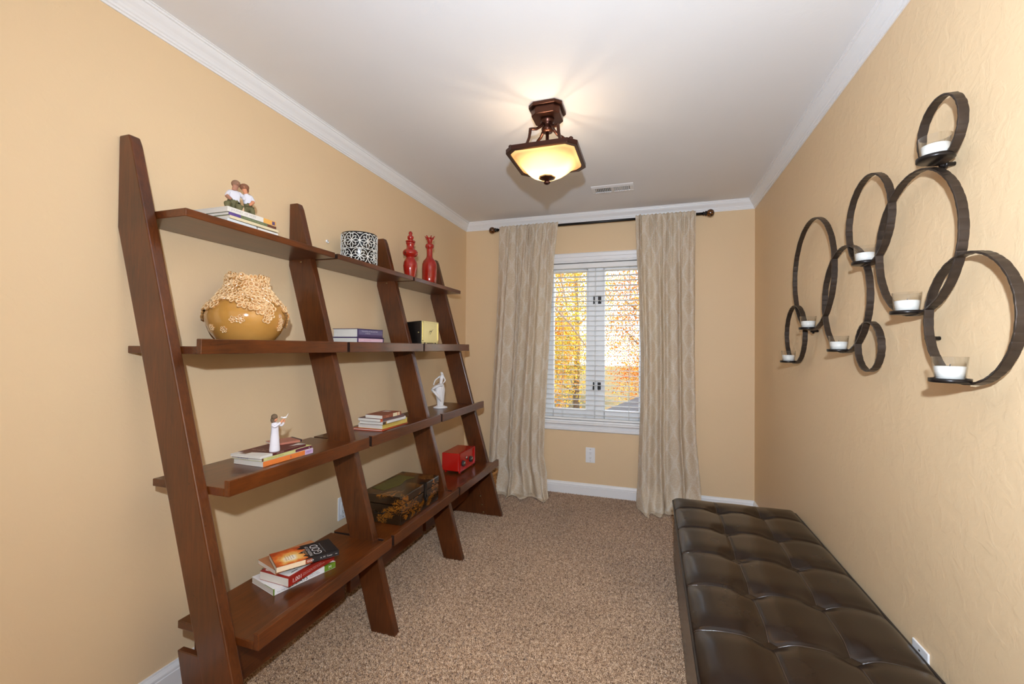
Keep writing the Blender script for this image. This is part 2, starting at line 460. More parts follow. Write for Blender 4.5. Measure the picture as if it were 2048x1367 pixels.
# crown moulding and baseboards: outline given as (distance from wall, drop from ceiling / height above floor)
CR = [(0, 0), (0, .0745), (.005, .0745), (.006, .068), (.011, .066), (.012, .059), (.016, .056), (.019, .048), (.026, .038), (.035, .028), (.041, .018), (.043, .012), (.048, .011), (.049, .004), (.0538, .003), (.0538, 0)]
BS = [(0, 0), (.015, 0), (.015, .070), (.0125, .072), (.0125, .075), (.0135, .077), (.013, .083), (.009, .090), (.006, .096), (.005, .1025), (0, .1025)]
def run(name, side, prof, top):
    mb = MB(); z = (lambda d: ZC-d) if top else (lambda d: d)
    n = len(prof)
    def ring(pt):
        vs = []
        for (o, d) in prof: vs.append((*pt(o), z(d)))
        return vs
    e = {'left': (lambda o: (XL+o, YF+o), lambda o: (XL+o, YB-o)),
         'back': (lambda o: (XL+o, YB-o), lambda o: (XR-o, YB-o)),
         'right': (lambda o: (XR-o, YB-o), lambda o: (XR-o, YF+o)),
         'front': (lambda o: (XR-o, YF+o), lambda o: (XL+o, YF+o))}[side]
    a, b = ring(e[0]), ring(e[1])
    mb.add(a+b, [(i, (i+1) % n, n+(i+1) % n, n+i) for i in range(n)]+[tuple(range(n)), tuple(range(n, 2*n))[::-1]])
    me = mb.mesh(name, M['trim'])
    bm = bmesh.new(); bm.from_mesh(me); bmesh.ops.recalc_face_normals(bm, faces=bm.faces); bm.to_mesh(me); bm.free()
    o = link(name, me, None, 'structure'); return o
for i, s in enumerate(('left', 'back', 'right', 'front')):
    run('trim_%d' % (i+1), s, CR, True)
    run('baseboard_'+s, s, BS, False)

# ------------------------------------------------------------------ window
win = bpy.data.objects.new('window_1', None); COL.objects.link(win); win['kind'] = 'structure'
win.location = ((WX0+WX1)/2, YB, WZ0); win['label'] = 'white double casement window behind the blind in the back wall'
wx, wz = (WX0+WX1)/2, WZ0
def wpart(name, mb, mats, parent=win, bevel=0.0):
    for i, p in enumerate(mb.v): mb.v[i] = (p[0]-wx, p[1]-YB, p[2]-wz)
    return part(name, mb, mats, parent, bevel)
CW = 0.07
def casing_prof(s):  # outline across the casing: (across, out of the wall)
    return [(0, 0), (0, .010), (.010, .013), (.030, .014), (.034, .019), (CW-.012, .021), (CW-.004, .018), (CW, .012), (CW, 0)]
m = MB()
for (x0, x1, horizontal, z0, z1) in ((WX0-CW, WX1+CW, True, WZ1, WZ1+CW),):
    m.prism([(YB-o, z0+a) for a, o in casing_prof(0)], x0, x1, 'x')
wpart('casing', m, M['trim'])
for sgn, xe in ((-1, WX0), (1, WX1)):
    m = MB().prism([(xe+sgn*a, YB-o) for a, o in casing_prof(0)], WZ0, WZ1, 'z')
    me = wpart('casing', m, M['trim'])
# sill with apron beneath
wpart('sill', MB().prism([(YB+.05, WZ0-.02), (YB-.034, WZ0-.02), (YB-.040, WZ0-.014), (YB-.040, WZ0-.006), (YB-.034, WZ0), (YB+.05, WZ0)], WX0-CW-.02, WX1+CW+.02, 'x'), M['trim'])
wpart('apron', MB().prism([(YB, WZ0-.077), (YB-.010, WZ0-.077), (YB-.018, WZ0-.070), (YB-.018, WZ0-.052), (YB-.012, WZ0-.048), (YB-.012, WZ0-.02), (YB, WZ0-.02)], WX0-CW, WX1+CW, 'x'), M['trim'])
YG = YB+.085
m = MB().box((WX0, YB, WZ0), (WX0+.012, YB+T, WZ1)).box((WX1-.012, YB, WZ0), (WX1, YB+T, WZ1)).box((WX0, YB, WZ1-.012), (WX1, YB+T, WZ1)).box((WX0, YB, WZ0), (WX1, YB+T, WZ0+.012))
wpart('jamb', m, M['trim'])
XM = -0.463
for (x0, x1, off) in ((WX0+.012, XM-.001, .0), (XM+.001, WX1-.012, .0)):
    st = .078; zb, zt = WZ0+.012, WZ1-.012
    m = MB().box((x0, YG-.028, zb), (x0+st, YG+.018, zt)).box((x1-st, YG-.028, zb), (x1, YG+.018, zt))
    m.box((x0+st, YG-.028, zb), (x1-st, YG+.018, zb+.092)).box((x0+st, YG-.028, zt-.065), (x1-st, YG+.018, zt))
    m.box((x0+st-.010, YG-.034, zb+.082), (x0+st, YG-.028, zt-.055)).box((x1-st, YG-.034, zb+.082), (x1-st+.010, YG-.028, zt-.055))
    m.box((x0+st-.010, YG-.034, zb+.082), (x1-st+.010, YG-.028, zb+.092)).box((x0+st-.010, YG-.034, zt-.065), (x1-st+.010, YG-.028, zt-.055))
    s = wpart('sash', m, M['vinyl'], bevel=0.002)
    p = MB().box((x0+st-.004, YG-.003, zb+.088), (x1-st+.004, YG+.003, zt-.061))
    wpart('pane', p, M['pane'], s)
    for zz in (0.94, 1.69):
        left = x0 < XM-.1
        xa = -0.482 if left else -0.442
        w_ = .012 if left else .028
        m = MB().box((xa, YG-.034, zz-.032), (xa+w_, YG-.028, zz+.032)).box((xa+w_*.2, YG-.050, zz-.006), (xa+w_*.7, YG-.034, zz+.020)).tube([(xa+w_*.5, YG-.045, zz+.006), (xa+w_*.5, YG-.058, zz-.012), (xa+w_*.5, YG-.06, zz-.036)], .004)
        lk = wpart('latch', m, M['slot'], s); lk['label'] = 'dark metal latch'

# ------------------------------------------------------------------ blind (top-level thing hung inside the window)
bl = thing('window_blind', 'white horizontal slat blind hanging in the window, slats open', 'blind', (wx, YB+.028, WZ1-.015))
def bp(name, mb, mats, bevel=0.0):
    for i, p in enumerate(mb.v): mb.v[i] = (p[0]-wx, p[1]-(YB+.028), p[2]-(WZ1-.015))
    return part(name, mb, mats, bl, bevel)
bx0, bx1 = WX0+.018, WX1-.018
bp('headrail', MB().box((bx0, YB+.004, WZ1-.062), (bx1, YB+.052, WZ1-.020)), M['blind'], .003)
slat_me = None; zz = WZ1-.088
ns = 0
while zz > WZ0+.045:
    if slat_me is None:
        m = MB()
        prof = [(-.0245, -.0012), (-.012, .0010), (0, .0018), (.012, .0010), (.0245, -.0012), (.0245, -.0042), (.012, -.002), (0, -.0012), (-.012, -.002), (-.0245, -.0042)]
        m.prism(prof, bx0-wx, bx1-wx, 'x')
        slat_me = m.mesh('slat', M['blind'])
    link('slat', slat_me, bl, loc=(0, .002, zz-(WZ1-.015)), rot=(math.radians(-3), 0, 0)); zz -= 0.0432; ns += 1
bp('bottom_rail', MB().box((bx0, YB+.008, WZ0+.016), (bx1, YB+.050, WZ0+.034)), M['blind'], .003)
for xc in (-.745, -.463, -.175):
    m = MB()
    for yo in (.006, .052):
        m.tube([(xc, YB+yo-.0, WZ0+.03), (xc, YB+yo, WZ1-.06)], .0012, 5)
    bp('ladder_cord', m, M['cord'])

# ------------------------------------------------------------------ curtain rod and curtains
YR, ZR = YB-.085, 2.336
rod = thing('curtain_rod', 'thin black curtain rod with round amber ball ends above the window', 'curtain rod', (-0.47, YR, ZR))
def rp(name, mb, mats):
    for i, p in enumerate(mb.v): mb.v[i] = (p[0]+.47, p[1]-YR, p[2]-ZR)
    return part(name, mb, mats, rod)
rp('rod', MB().tube([(-1.33, YR, ZR), (.385, YR, ZR)], .0105, 14), M['rod'])
for sg, xe in ((-1, -1.33), (1, .385)):
    m = MB()
    prof = [(.008, 0), (.016, .002), (.016, .008), (.010, .012), (.018, .018), (.020, .026), (.012, .030)]
    pts = [(xe+sg*z, YR, ZR) for r, z in prof]; m.tube(pts, [r for r, z in prof], 16)
    rp('collar', m, M['rod'])
    b = rp('finial', MB().ball((xe+sg*.054, YR, ZR), .030, 20, 14), M['finial']); b['label'] = 'amber and black swirled ball'
for xc in (-1.27, .30):
    rp('bracket', MB().box((xc-.01, YB-.008, ZR-.035), (xc+.01, YB, ZR+.02)).tube([(xc, YB-.005, ZR-.016), (xc, YR, ZR-.016)], .005).tube([(xc, YR-.012, ZR-.004), (xc, YR, ZR-.014), (xc, YR+.012, ZR-.004)], .004), M['rod'])

def smooth(t): t = max(0, min(1, t)); return t*t*(3-2*t)
def lerp_tab(tab, z):
    for (z0, a), (z1, b) in zip(tab, tab[1:]):
        if z0 >= z >= z1: return a+(b-a)*((z0-z)/(z0-z1))
    return tab[0][1] if z > tab[0][0] else tab[-1][1]
def curtain(name, label, EL, ER, folds, seed, hemfront):
    rr = random.Random(seed); NX, NZ = 280, 170
    zt, zf = ZR+.019, .013
    H = zt-zf; L = H+.10
    verts = []; uvs = []; faces = []
    ph = [rr.uniform(0, 2*pi) for _ in range(10)]
    ctr = [(q+.5+rr.uniform(-.22, .22))/folds for q in range(folds)]          # ridge positions across the cloth
    wid = [rr.uniform(.20, .42)/folds for _ in range(folds)]; hei = [rr.uniform(.6, 1.3) for _ in range(folds)]
    drift = [rr.uniform(-.04, .04) for _ in range(folds)]
    pl = [(rr.uniform(.04, .96), rr.uniform(.008, .016), rr.uniform(.5, 1.2), rr.uniform(.15, .55)) for _ in range(20)]
    for j in range(NZ+1):
        a = L*j/NZ; z = max(zf, zt-a); hgt = zt-z; over = max(0, a-H)
        grow = smooth(hgt/.7); t = hgt/H
        xl, xr = lerp_tab(EL, z), lerp_tab(ER, z)
        pud = smooth((.22-z)/.22)
        for i in range(NX+1):
            q = i/NX
            x = xl+(xr-xl)*q
            d = 0
            for c_, w_, h_, dr in zip(ctr, wid, hei, drift):
                cc = c_+dr*t; d += h_*math.exp(-((q-cc)/w_)**2)
            d = (d-.5)*(.008+.042*grow)
            g = 0
            for c_, w_, h_, ln in pl:
                g += h_*math.exp(-((q-c_-.01*sin(3*t+c_*40))/w_)**2)*math.exp(-(hgt/ln)**2)
            d += g*.019*(smooth(hgt/.05)*.75+.25)
            d += .0022*sin(q*2*pi*9+ph[0]+1.5*sin(t*5+ph[1]))*grow
            d += .005*sin(q*2*pi*2.3+ph[2]+t*2.2)*grow
            # slack creases low down
            d += .010*pud*sin(q*2*pi*5.3+ph[3]+z*22)*(1-.3*pud)
            d += .013*math.exp(-((z-.27-.06*sin(q*9+ph[4]))/.06)**2)*max(0, sin(q*2*pi*2.2+ph[5]))
            hf = hemfront*(.55+.45*sin(q*2*pi*1.6+ph[6])*.6+.15*sin(q*2*pi*4.1+ph[7]))
            y = YR-.028-d-.045*smooth(hgt/1.8)-hf*pud**1.5-over*(.75+.25*sin(q*2*pi*3.3+ph[8]))
            x += pud*.014*sin(q*2*pi*3.7+ph[8])+.008*sin(q*2*pi*folds*.5+ph[9])*grow+over*.25*sin(q*2*pi*1.7+ph[1])
            zz = z
            if over > 0: zz += .010*abs(sin(q*2*pi*4.3+ph[3]))*smooth(over/.03)*(1-.6*smooth((over-.05)/.05))
            else: zz += pud*pud*.010*abs(sin(q*2*pi*4.3+ph[3]))*smooth((.10-z)/.10)
            if j < 3: zz += (3-j)*.0012*sin(q*2*pi*15+ph[4])
            y = min(y, YB-.022)
            verts.append((x, y, zz)); uvs.append((q*.80+seed*.03, zt-a))
    for j in range(NZ):
        for i in range(NX):
            a = j*(NX+1)+i; faces.append((a, a+1, a+NX+2, a+NX+1))
    me = bpy.data.meshes.new(name); me.from_pydata(verts, [], faces)
    uvl = me.uv_layers.new(name='uv')
    li = np.zeros(len(me.loops), dtype=np.int32); me.loops.foreach_get('vertex_index', li)
    uvl.data.foreach_set('uv', np.array(uvs)[li].ravel())
    me.polygons.foreach_set('use_smooth', [True]*len(me.polygons)); me.materials.append(M['fabric'])
    o = tag(link(name, me), label, 'curtain', 'curtains at the window')
    so = o.modifiers.new('thickness', 'SOLIDIFY'); so.thickness = .0016; so.offset = 0
    return o
curtain('curtain', 'cream damask curtain left of the window, next to the wooden shelf unit',
        [(2.36, -1.305), (1.9, -1.315), (1.25, -1.335), (.6, -1.36), (.25, -1.375), (0, -1.36)],
        [(2.36, -.766), (2.05, -.80), (1.25, -.835), (.6, -.865), (.35, -.87), (.12, -.83), (0, -.79)], 7, 1, .13)
curtain('curtain', 'cream damask curtain right of the window, behind the end of the leather bench',
        [(2.36, -.125), (2.0, -.115), (1.25, -.085), (.8, -.085), (.4, -.10), (.12, -.105), (0, -.10)],
        [(2.36, .333), (1.9, .32), (1.25, .315), (.6, .325), (.2, .36), (0, .36)], 6, 4, .14)

# ------------------------------------------------------------------ ladder shelf unit
U = [0.950, 1.6565, 2.3630, 3.0695]; UT = .035
YS = [.986, 1.672, 2.374, 3.078]                 # shelf ends
TOPZ = [1.709, 1.266, .835, .4015]; SX = [-1.415, -1.338, -1.212, -1.088]; BX = [-1.674, -1.674, -1.543, -1.418]
shelf_unit = thing('ladder_shelf', 'large dark-stained wooden ladder shelf leaning on the left wall, with four uprights', 'shelf', (-1.35, 2.0, 0))
def sp(name, mb, mats, parent=None, bevel=.0025):
    for i, p in enumerate(mb.v): mb.v[i] = (p[0]+1.35, p[1]-2.0, p[2])
    return part(name, mb, mats, parent or shelf_unit, bevel)
PROF = [(-1.181, 0.0), (-1.057, 0.0), (-1.6155, 1.932), (-1.6285, 1.959), (-1.674, 1.959), (-1.674, 1.657)]
for k in range(4):
    u = sp('upright', MB().prism(PROF, U[k], U[k]+UT, 'y'), M['wood_z'], bevel=.004)
    if k == 3:
        for (a, b) in ((-1.232, .139), (-1.217, .075), (-1.203, .02)):
            sp('screw', MB().tube([(a, U[k]-.006, b), (a, U[k]+.002, b)], .006, 10), M['brass_worn'], u, 0)
    if k:
        sp('screw', MB().tube([(-1.60, U[k]-.004, 1.672), (-1.60, U[k]+.002, 1.672)], .004, 10), M['brass_worn'], u, 0)
def ends(mb, s):
    # shelf ends facing the gaps between bays get a darker brown
    if s: mb.mi[2] = 1
    if s < 2: mb.mi[4] = 1
    return mb
for lv in range(4):
    for s in range(3):
        y0 = YS[s] + (.020 if s else 0); y1 = YS[s+1]
        if s == 2: y1 = YS[3]+.002
        z = TOPZ[lv]
        if lv == 0:
            sp('shelf', ends(MB().box((BX[0], y0, z-.026), (SX[0], y1, z)), s), [M['wood_y'], M['end_dark']])
        else:
            sh = sp('shelf', ends(MB().box((BX[lv], y0, z-.0245), (SX[lv]-.0195, y1, z)), s), [M['wood_y'], M['end_dark']])
            sp('lip', ends(MB().box((SX[lv]-.020, y0, z-.0245), (SX[lv], y1, z+.0245)), s), [M['wood_y'], M['end_dark']], sh)
for s in range(3):
    sp('apron_board', MB().box((-1.345, U[s]+UT+.001, .125), (-1.322, U[s+1]-.001, .372)), M['wood_y'])
sp('foot_panel', MB().prism([(-1.29, 0), (-1.181, 0), (-1.281, .342), (-1.369, .342)], .952, .972, 'y'), M['wood_z'])
sp('foot_panel', MB().prism([(-1.469, 0), (-1.181, 0), (-1.281, .342), (-1.369, .342)], 3.071, 3.095, 'y'), M['wood_z'])

# ------------------------------------------------------------------ leather bench
OX0, OX1, OY0, OY1, OZ = .127, .753, .90, 2.735, .378
bench = thing('tufted_bench', 'long dark brown leather bench with button-tufted top along the right wall', 'bench', ((OX0+OX1)/2, (OY0+OY1)/2, 0))
bcx, bcy = (OX0+OX1)/2, (OY0+OY1)/2
def op(name, mb, mats, parent=None, bevel=0.0):
    for i, p in enumerate(mb.v): mb.v[i] = (p[0]-bcx, p[1]-bcy, p[2])
    return part(name, mb, mats, parent or bench, bevel)
BXS = [.345, .554]; BYS = [2.565-.27*i for i in range(6)]
def smooth(t): t = max(0, min(1, t)); return t*t*(3-2*t)
def topz(x, y):
    de = min(x-OX0, OX1-x, y-OY0, OY1-y)
    crown = .036*(1-math.exp(-max(0, de)/.028))
    z = OZ+crown
    ds = min(abs(x-b) for b in BXS); dt = min(abs(y-b) for b in BYS)
    inx = smooth((y-OY0)/.10)*smooth((OY1-y)/.10)
    z -= (.004*math.exp(-(ds/.007)**2)+.007*math.exp(-(ds/.045)**2))*inx
    iny = smooth((x-OX0)/.05)*smooth((OX1-x)/.05)
    z -= (.006*math.exp(-(dt/.007)**2)+.009*math.exp(-(dt/.045)**2))*(.35+.65*iny)
    rb = math.hypot(ds, dt)
    z -= .016*math.exp(-(rb/.042)**2)+.006*math.exp(-(rb/.012)**2)
    return z
NXo, NYo = 150, 440
vs = []; fs = []
for j in range(NYo+1):
    for i in range(NXo+1):
        x = OX0+(OX1-OX0)*i/NXo; y = OY0+(OY1-OY0)*j/NYo
        vs.append((x, y, topz(x, y)))
for j in range(NYo):
    for i in range(NXo):
        a = j*(NXo+1)+i; fs.append((a, a+1, a+NXo+2, a+NXo+1))
m = MB(); m.add(vs, fs, 0, True); op('cushion_top', m, M['leather'])
m = MB()
m.box((OX0+.006, OY0+.006, .02), (OX1-.006, OY1-.006, OZ+.004)); op('base', m, M['leather'], bevel=.008)
m = MB().tube([(OX0, OY0, OZ), (OX1, OY0, OZ), (OX1, OY1, OZ), (OX0, OY1, OZ)], .0048, 8, closed=True)
pp = []
for (xa, ya, xb, yb) in ((OX0, OY0, OX1, OY0), (OX1, OY0, OX1, OY1), (OX1, OY1, OX0, OY1), (OX0, OY1, OX0, OY0)):
    L = math.hypot(xb-xa, yb-ya); N = int(L/.03)
    for k in range(N):
        t = (k+.5)/N; pp.append((xa+(xb-xa)*t, ya+(yb-ya)*t, OZ))
op('piping', MB().tube(pp, .0048, 8, closed=True), M['piping'])
for b in BXS:
    n = 220
    pts = [(b, OY0+.006+(OY1-OY0-.012)*k/n, topz(b, OY0+.006+(OY1-OY0-.012)*k/n)+.0002) for k in range(n+1)]
    op('seam_welt', MB().tube(pts, .0019, 6), M['welt'])
for b in BYS:
    n = 90
    pts = [(OX0+.004+(OX1-OX0-.008)*k/n, b, topz(OX0+.004+(OX1-OX0-.008)*k/n, b)+.0002) for k in range(n+1)]
    op('seam_welt', MB().tube(pts, .0019, 6), M['welt'])
btn = MB().ball((0, 0, 0), .010, 12, 8, sc=(1, 1, .5)).mesh('button', M['leather'])
for bx in BXS:
    for by in BYS:
        link('button', btn, bench, loc=(bx-bcx, by-bcy, topz(bx, by)+.002))
for (fx, fy) in ((OX0+.04, OY0+.04), (OX1-.04, OY0+.04), (OX0+.04, OY1-.04), (OX1-.04, OY1-.04)):
    op('foot', MB().lathe([(.022, 0), (.026, .024)], (fx, fy, 0), 14), M['black'])

# ------------------------------------------------------------------ ceiling lamp
LX, LY = -.487, 2.05
lamp = thing('ceiling_lamp', 'semi-flush bronze ceiling lamp with lit square amber glass bowl', 'ceiling lamp', (LX, LY, ZC))
def lp(name, mb, mats, parent=None, bevel=0.0):
    for i, p in enumerate(mb.v): mb.v[i] = (p[0]-LX, p[1]-LY, p[2]-ZC)
    return part(name, mb, mats, parent or lamp, bevel)
def oct_(h, c): return [(LX+a*1.0, LY+b) for a, b in ((-h+c, -h), (h-c, -h), (h, -h+c), (h, h-c), (h-c, h), (-h+c, h), (-h, h-c), (-h, -h+c))]
lp('canopy', MB().prism(oct_(.082, .030), ZC-.016, ZC, 'z').prism(oct_(.070, .026), ZC-.052, ZC-.014, 'z'), M['bronze'], bevel=.003)
m = MB().lathe([(.026, -.115), (.030, -.10), (.020, -.088), (.024, -.076), (.034, -.066), (.034, -.050)], (LX, LY, ZC), 20)
lp('hub', m, M['bronze'])
lp('stem', MB().tube([(LX, LY, ZC-.11), (LX, LY, 2.10)], .0085, 10), M['bronze'])
ZF = 2.186
for ax, ay in ((-1, -1), (1, -1), (1, 1), (-1, 1)):
    pr = [(.018, 2.362), (.026, 2.345), (.044, 2.326), (.062, 2.320), (.068, 2.318), (.069, 2.300), (.072, 2.275), (.080, 2.245), (.094, 2.220), (.112, 2.204), (.138, 2.200)]
    lp('arm', MB().tube([(LX+ax*r, LY+ay*r, z) for r, z in pr], .0088, 8, flat=.8), M['bronze'])
out = oct_(.170, .040); inn = oct_(.152, .036)
m = MB()
n = 8; zz0, zz1 = ZF-.004, ZF+.018
vs = [(x, y, z) for z in (zz0, zz1) for (x, y) in out]+[(x, y, z) for z in (zz0, zz1) for (x, y) in inn]
fs = []
for i in range(n):
    j = (i+1) % n
    fs += [(i, j, n+j, n+i), (2*n+j, 2*n+i, 3*n+i, 3*n+j), (n+i, n+j, 3*n+j, 3*n+i), (j, i, 2*n+i, 2*n+j)]
m.add(vs, fs); fr = lp('pan_frame', m, M['bronze'], bevel=.002)
for ax, ay in ((-1, -1), (1, -1), (1, 1), (-1, 1)):
    lp('bolt', MB().lathe([(.007, 0), (.010, .004), (.010, .010), (.006, .014)], (LX+ax*.142, LY+ay*.142, ZF+.016), 12), M['bronze'], fr)
# square glass bowl, turning round towards its bottom
prf = [(.152, ZF+.006, .78), (.150, ZF-.002, .78), (.138, ZF-.010, .80), (.126, ZF-.019, .84), (.114, ZF-.034, .88), (.100, ZF-.052, .93), (.082, ZF-.068, .97), (.060, ZF-.080, 1.0), (.036, ZF-.088, 1.0), (.014, ZF-.091, 1.0)]
vs = []; fs = []; N = 64
def sq(a, ph, c):
    # octagon/round blend
    x, y = cos(ph), sin(ph); k = 1.0/max(abs(x), abs(y)); ko = min(k, 1.76/(abs(x)+abs(y)))
    kk = ko*(1-(c-.78)/.22)+1.0*((c-.78)/.22)
    return a*x*kk, a*y*kk
for (a, z, c) in prf:
    for k in range(N):
        x, y = sq(a, 2*pi*k/N, c); vs.append((LX+x, LY+y, z))
for j in range(len(prf)-1):
    for k in range(N):
        fs.append((j*N+k, j*N+(k+1) % N, (j+1)*N+(k+1) % N, (j+1)*N+k))
fs.append(tuple((len(prf)-1)*N+k for k in range(N)))
g = lp('glass_bowl', MB().add(vs, fs, 0, True), M['shade']); g['label'] = 'amber frosted glass bowl'
lp('finial', MB().lathe([(.040, .004), (.043, -.001), (.036, -.009), (.020, -.016), (.010, -.020), (.012, -.023), (.017, -.028), (.015, -.034), (.005, -.039)], (LX, LY, 2.106), 8, sm=False), M['bronze'])
for sx_ in (-1, 1):
    light('lamp_bulb', 'POINT', (LX+sx_*.035, LY, 2.155), 1.9, (1.0, .84, .60), shadow_soft_size=.022)

# ------------------------------------------------------------------ ceiling vent
vent = thing('ceiling_vent', 'small white slotted air vent set in the ceiling', 'vent', (-.272, 3.218, ZC))
vx, vy = -.272, 3.218
def vp(name, mb, mats):
    for i, p in enumerate(mb.v): mb.v[i] = (p[0]-vx, p[1]-vy, p[2]-ZC)
    return part(name, mb, mats, vent)
vp('backing', MB().box((vx-.125, vy-.05, ZC-.002), (vx+.125, vy+.05, ZC)), M['slot'])
m = MB()
m.prism([(vy-.078, ZC), (vy-.074, ZC-.004), (vy-.045, ZC-.009), (vy-.045, ZC)], vx-.148, vx+.148, 'x')
m.prism([(vy+.078, ZC), (vy+.045, ZC), (vy+.045, ZC-.009), (vy+.074, ZC-.004)], vx-.148, vx+.148, 'x')
m.box((vx-.148, vy-.046, ZC-.008), (vx-.122, vy+.046, ZC)).box((vx+.122, vy-.046, ZC-.008), (vx+.148, vy+.046, ZC)).box((vx-.007, vy-.046, ZC-.009), (vx+.007, vy+.046, ZC))
vp('frame', m, M['white_pl'])
for k in range(19):
    if k == 9: continue
    xk = vx-.114+k*.01266
    tl = .004 if k < 9 else -.004
    m = MB().add([(xk-.0028+tl, vy-.046, ZC-.009), (xk+.0006+tl, vy-.046, ZC-.009), (xk+.0006-tl, vy-.046, ZC-.001), (xk-.0028-tl, vy-.046, ZC-.001),
                  (xk-.0028+tl, vy+.046, ZC-.009), (xk+.0006+tl, vy+.046, ZC-.009), (xk+.0006-tl, vy+.046, ZC-.001), (xk-.0028-tl, vy+.046, ZC-.001)],
                 [(0, 1, 2, 3), (7, 6, 5, 4), (0, 4, 5, 1), (1, 5, 6, 2), (2, 6, 7, 3), (3, 7, 4, 0)])
    vp('slat', m, M['white_pl'])

# ------------------------------------------------------------------ wall outlets and wall hook
def outlet(loc, rz, label, w=.080, h=.130):
    t = thing('wall_outlet', label, 'outlet', loc, rz, 'wall outlets')
    part('plate', MB().box((-w/2, -.006, -h/2), (w/2, 0, h/2)), M['white_pl'], t, .0025)
    rc = part('receptacle', MB().box((-.019, -.008, -.036), (.019, -.005, .036)), M['white_pl'], t, .0015)
    for zz in (-.020, .020):
        part('slot', MB().box((-.0065, -.0088, zz-.004), (-.005, -.0075, zz+.005)).box((.005, -.0088, zz-.004), (.0065, -.0075, zz+.004)).box((-.002, -.0088, zz-.012), (.002, -.0075, zz-.008)), M['slot'], rc)
    for zz in (-.050, .050):
        part('screw', MB().tube([(0, -.0075, zz), (0, -.005, zz)], .003, 10), M['chrome'], t)
outlet((-.493, YB, .348), 0, 'white wall outlet under the window between the two curtains')
outlet((XL, 2.068, .348), pi/2, 'white wall outlet on the left wall, partly behind the second shelf upright')
outlet((XR, 1.60, .335), -pi/2, 'white wall outlet on the right wall, half hidden behind the leather bench')
hk = MB().tube([(XL, 1.9136, 1.838), (XL+.006, 1.9136, 1.838)], .008, 14).tube([(XL+.005, 1.9136, 1.836), (XL+.012, 1.9136, 1.828), (XL+.016, 1.9136, 1.834)], .0025, 8)
tag(part('wall_hook', hk, M['white_pl'], None), 'tiny white hook on the left wall above the top shelf', 'hook')

# ------------------------------------------------------------------ wall sconce of iron rings with tea candles
RINGS = [(1.431, 1.8567, .088), (1.5514, 1.5814, .208), (1.8326, 1.7294, .1587), (2.0275, 1.4714, .2105), (2.3892, 1.6281, .264), (2.6417, 1.3526, .1538), (1.8286, 1.2853, .0878), (1.330, 1.351, .160)]
sc = thing('wall_sconce', 'large dark iron sconce of eight overlapping rings with candle trays on the right wall', 'sconce', (.76, 1.8, 1.5))
def cp(name, mb, mats, parent=None):
    for i, p in enumerate(mb.v): mb.v[i] = (p[0]-.76, p[1]-1.8, p[2]-1.5)
    return part(name, mb, mats, parent or sc)
for (cy, cz, rad) in RINGS:
    n = int(2*pi*rad/.0025); m = MB(); vs = []; fs = []
    ph = R.uniform(0, 9)
    for k in range(n):
        a = 2*pi*k/n
        rid = .0012*abs(sin(a*rad/.0125*pi/2+ph+.5*sin(a*9)))**.5
        for (xx, dr) in ((.7195, .0012), (.7205, .002), (.7400, .002), (.7410, .0012), (.7410, -.0012), (.7400, -.002), (.7205, -.002), (.7195, -.0012)):
            q = rad-.002+dr+(rid if dr > 0 else -rid)
            wob = .0003*sin(a*23+ph) if xx < .73 else -.0003*sin(a*19+ph)
            vs.append((xx+wob, cy+q*cos(a), cz+q*sin(a)))
    for k in range(n):
        for e in range(8):
            e2 = (e+1) % 8; k2 = (k+1) % n
            fs.append((k*8+e, k2*8+e, k2*8+e2, k*8+e2))
    cp('ring', m.add(vs, fs, 0, False), M['iron'])
TR = [(0, .712, 'topmost, in the small upper ring', 1.0), (2, .720, 'below the upper middle ring, beside the largest near ring', .98), (1, .711, 'at the foot of the large middle ring', 1.0),
      (7, .694, 'in the ring nearest the camera, far right', 1.0), (4, .713, 'in the tallest ring, second closest to the window', .95), (5, .698, 'lowest and closest to the window', .95), (3, .709, 'between the two small lower rings', .97)]
for (ri, tx, lab, k) in TR:
    cy, cz, rad = RINGS[ri]; tz = cz-rad+.004; rr_ = .039
    if ri == 0: cy -= .012
    m = MB().lathe([(.002, 0), (rr_-.003, 0), (rr_, .002), (rr_, .0105), (rr_-.0025, .0105), (rr_-.0025, .003), (.002, .003)], (tx, cy, tz), 32)
    tr = cp('tray', m, M['iron_dark'])
    v = thing('votive_candle', 'glass cup candle, %s' % lab, 'candle', (tx, cy, tz+.0032), 0, 'glass cup candles on the iron sconce')
    g = MB().lathe([(.001, 0), (.0265, 0), (.0285, .003), (.0338, .060), (.0325, .060), (.0272, .005), (.001, .004)], (0, 0, 0), 32, cap=False)
    g = part('glass_cup', g, M['cup'], v); g['label'] = 'clear flared glass cup'
    part('wax', MB().lathe([(.001, .0045), (.0255, .0045), (.0292, .036), (.024, .0372), (.001, .0360)], (0, 0, 0), 28, cap=False), M['wax'], v)
    part('wick', MB().tube([(0, 0, .035), (.001, 0, .042)], .0011, 6), M['wick'], v)
for (yb_, zb_, x0_) in ((1.447, 1.770, .739), (2.43, 1.362, .739), (1.512, 1.307, .739)):
    cp('wall_stud', MB().tube([(x0_-.004, yb_, zb_), (XR, yb_, zb_)], .0055, 12).tube([(x0_+.004, yb_, zb_), (x0_+.010, yb_, zb_)], .012, 16), M['iron_dark'])

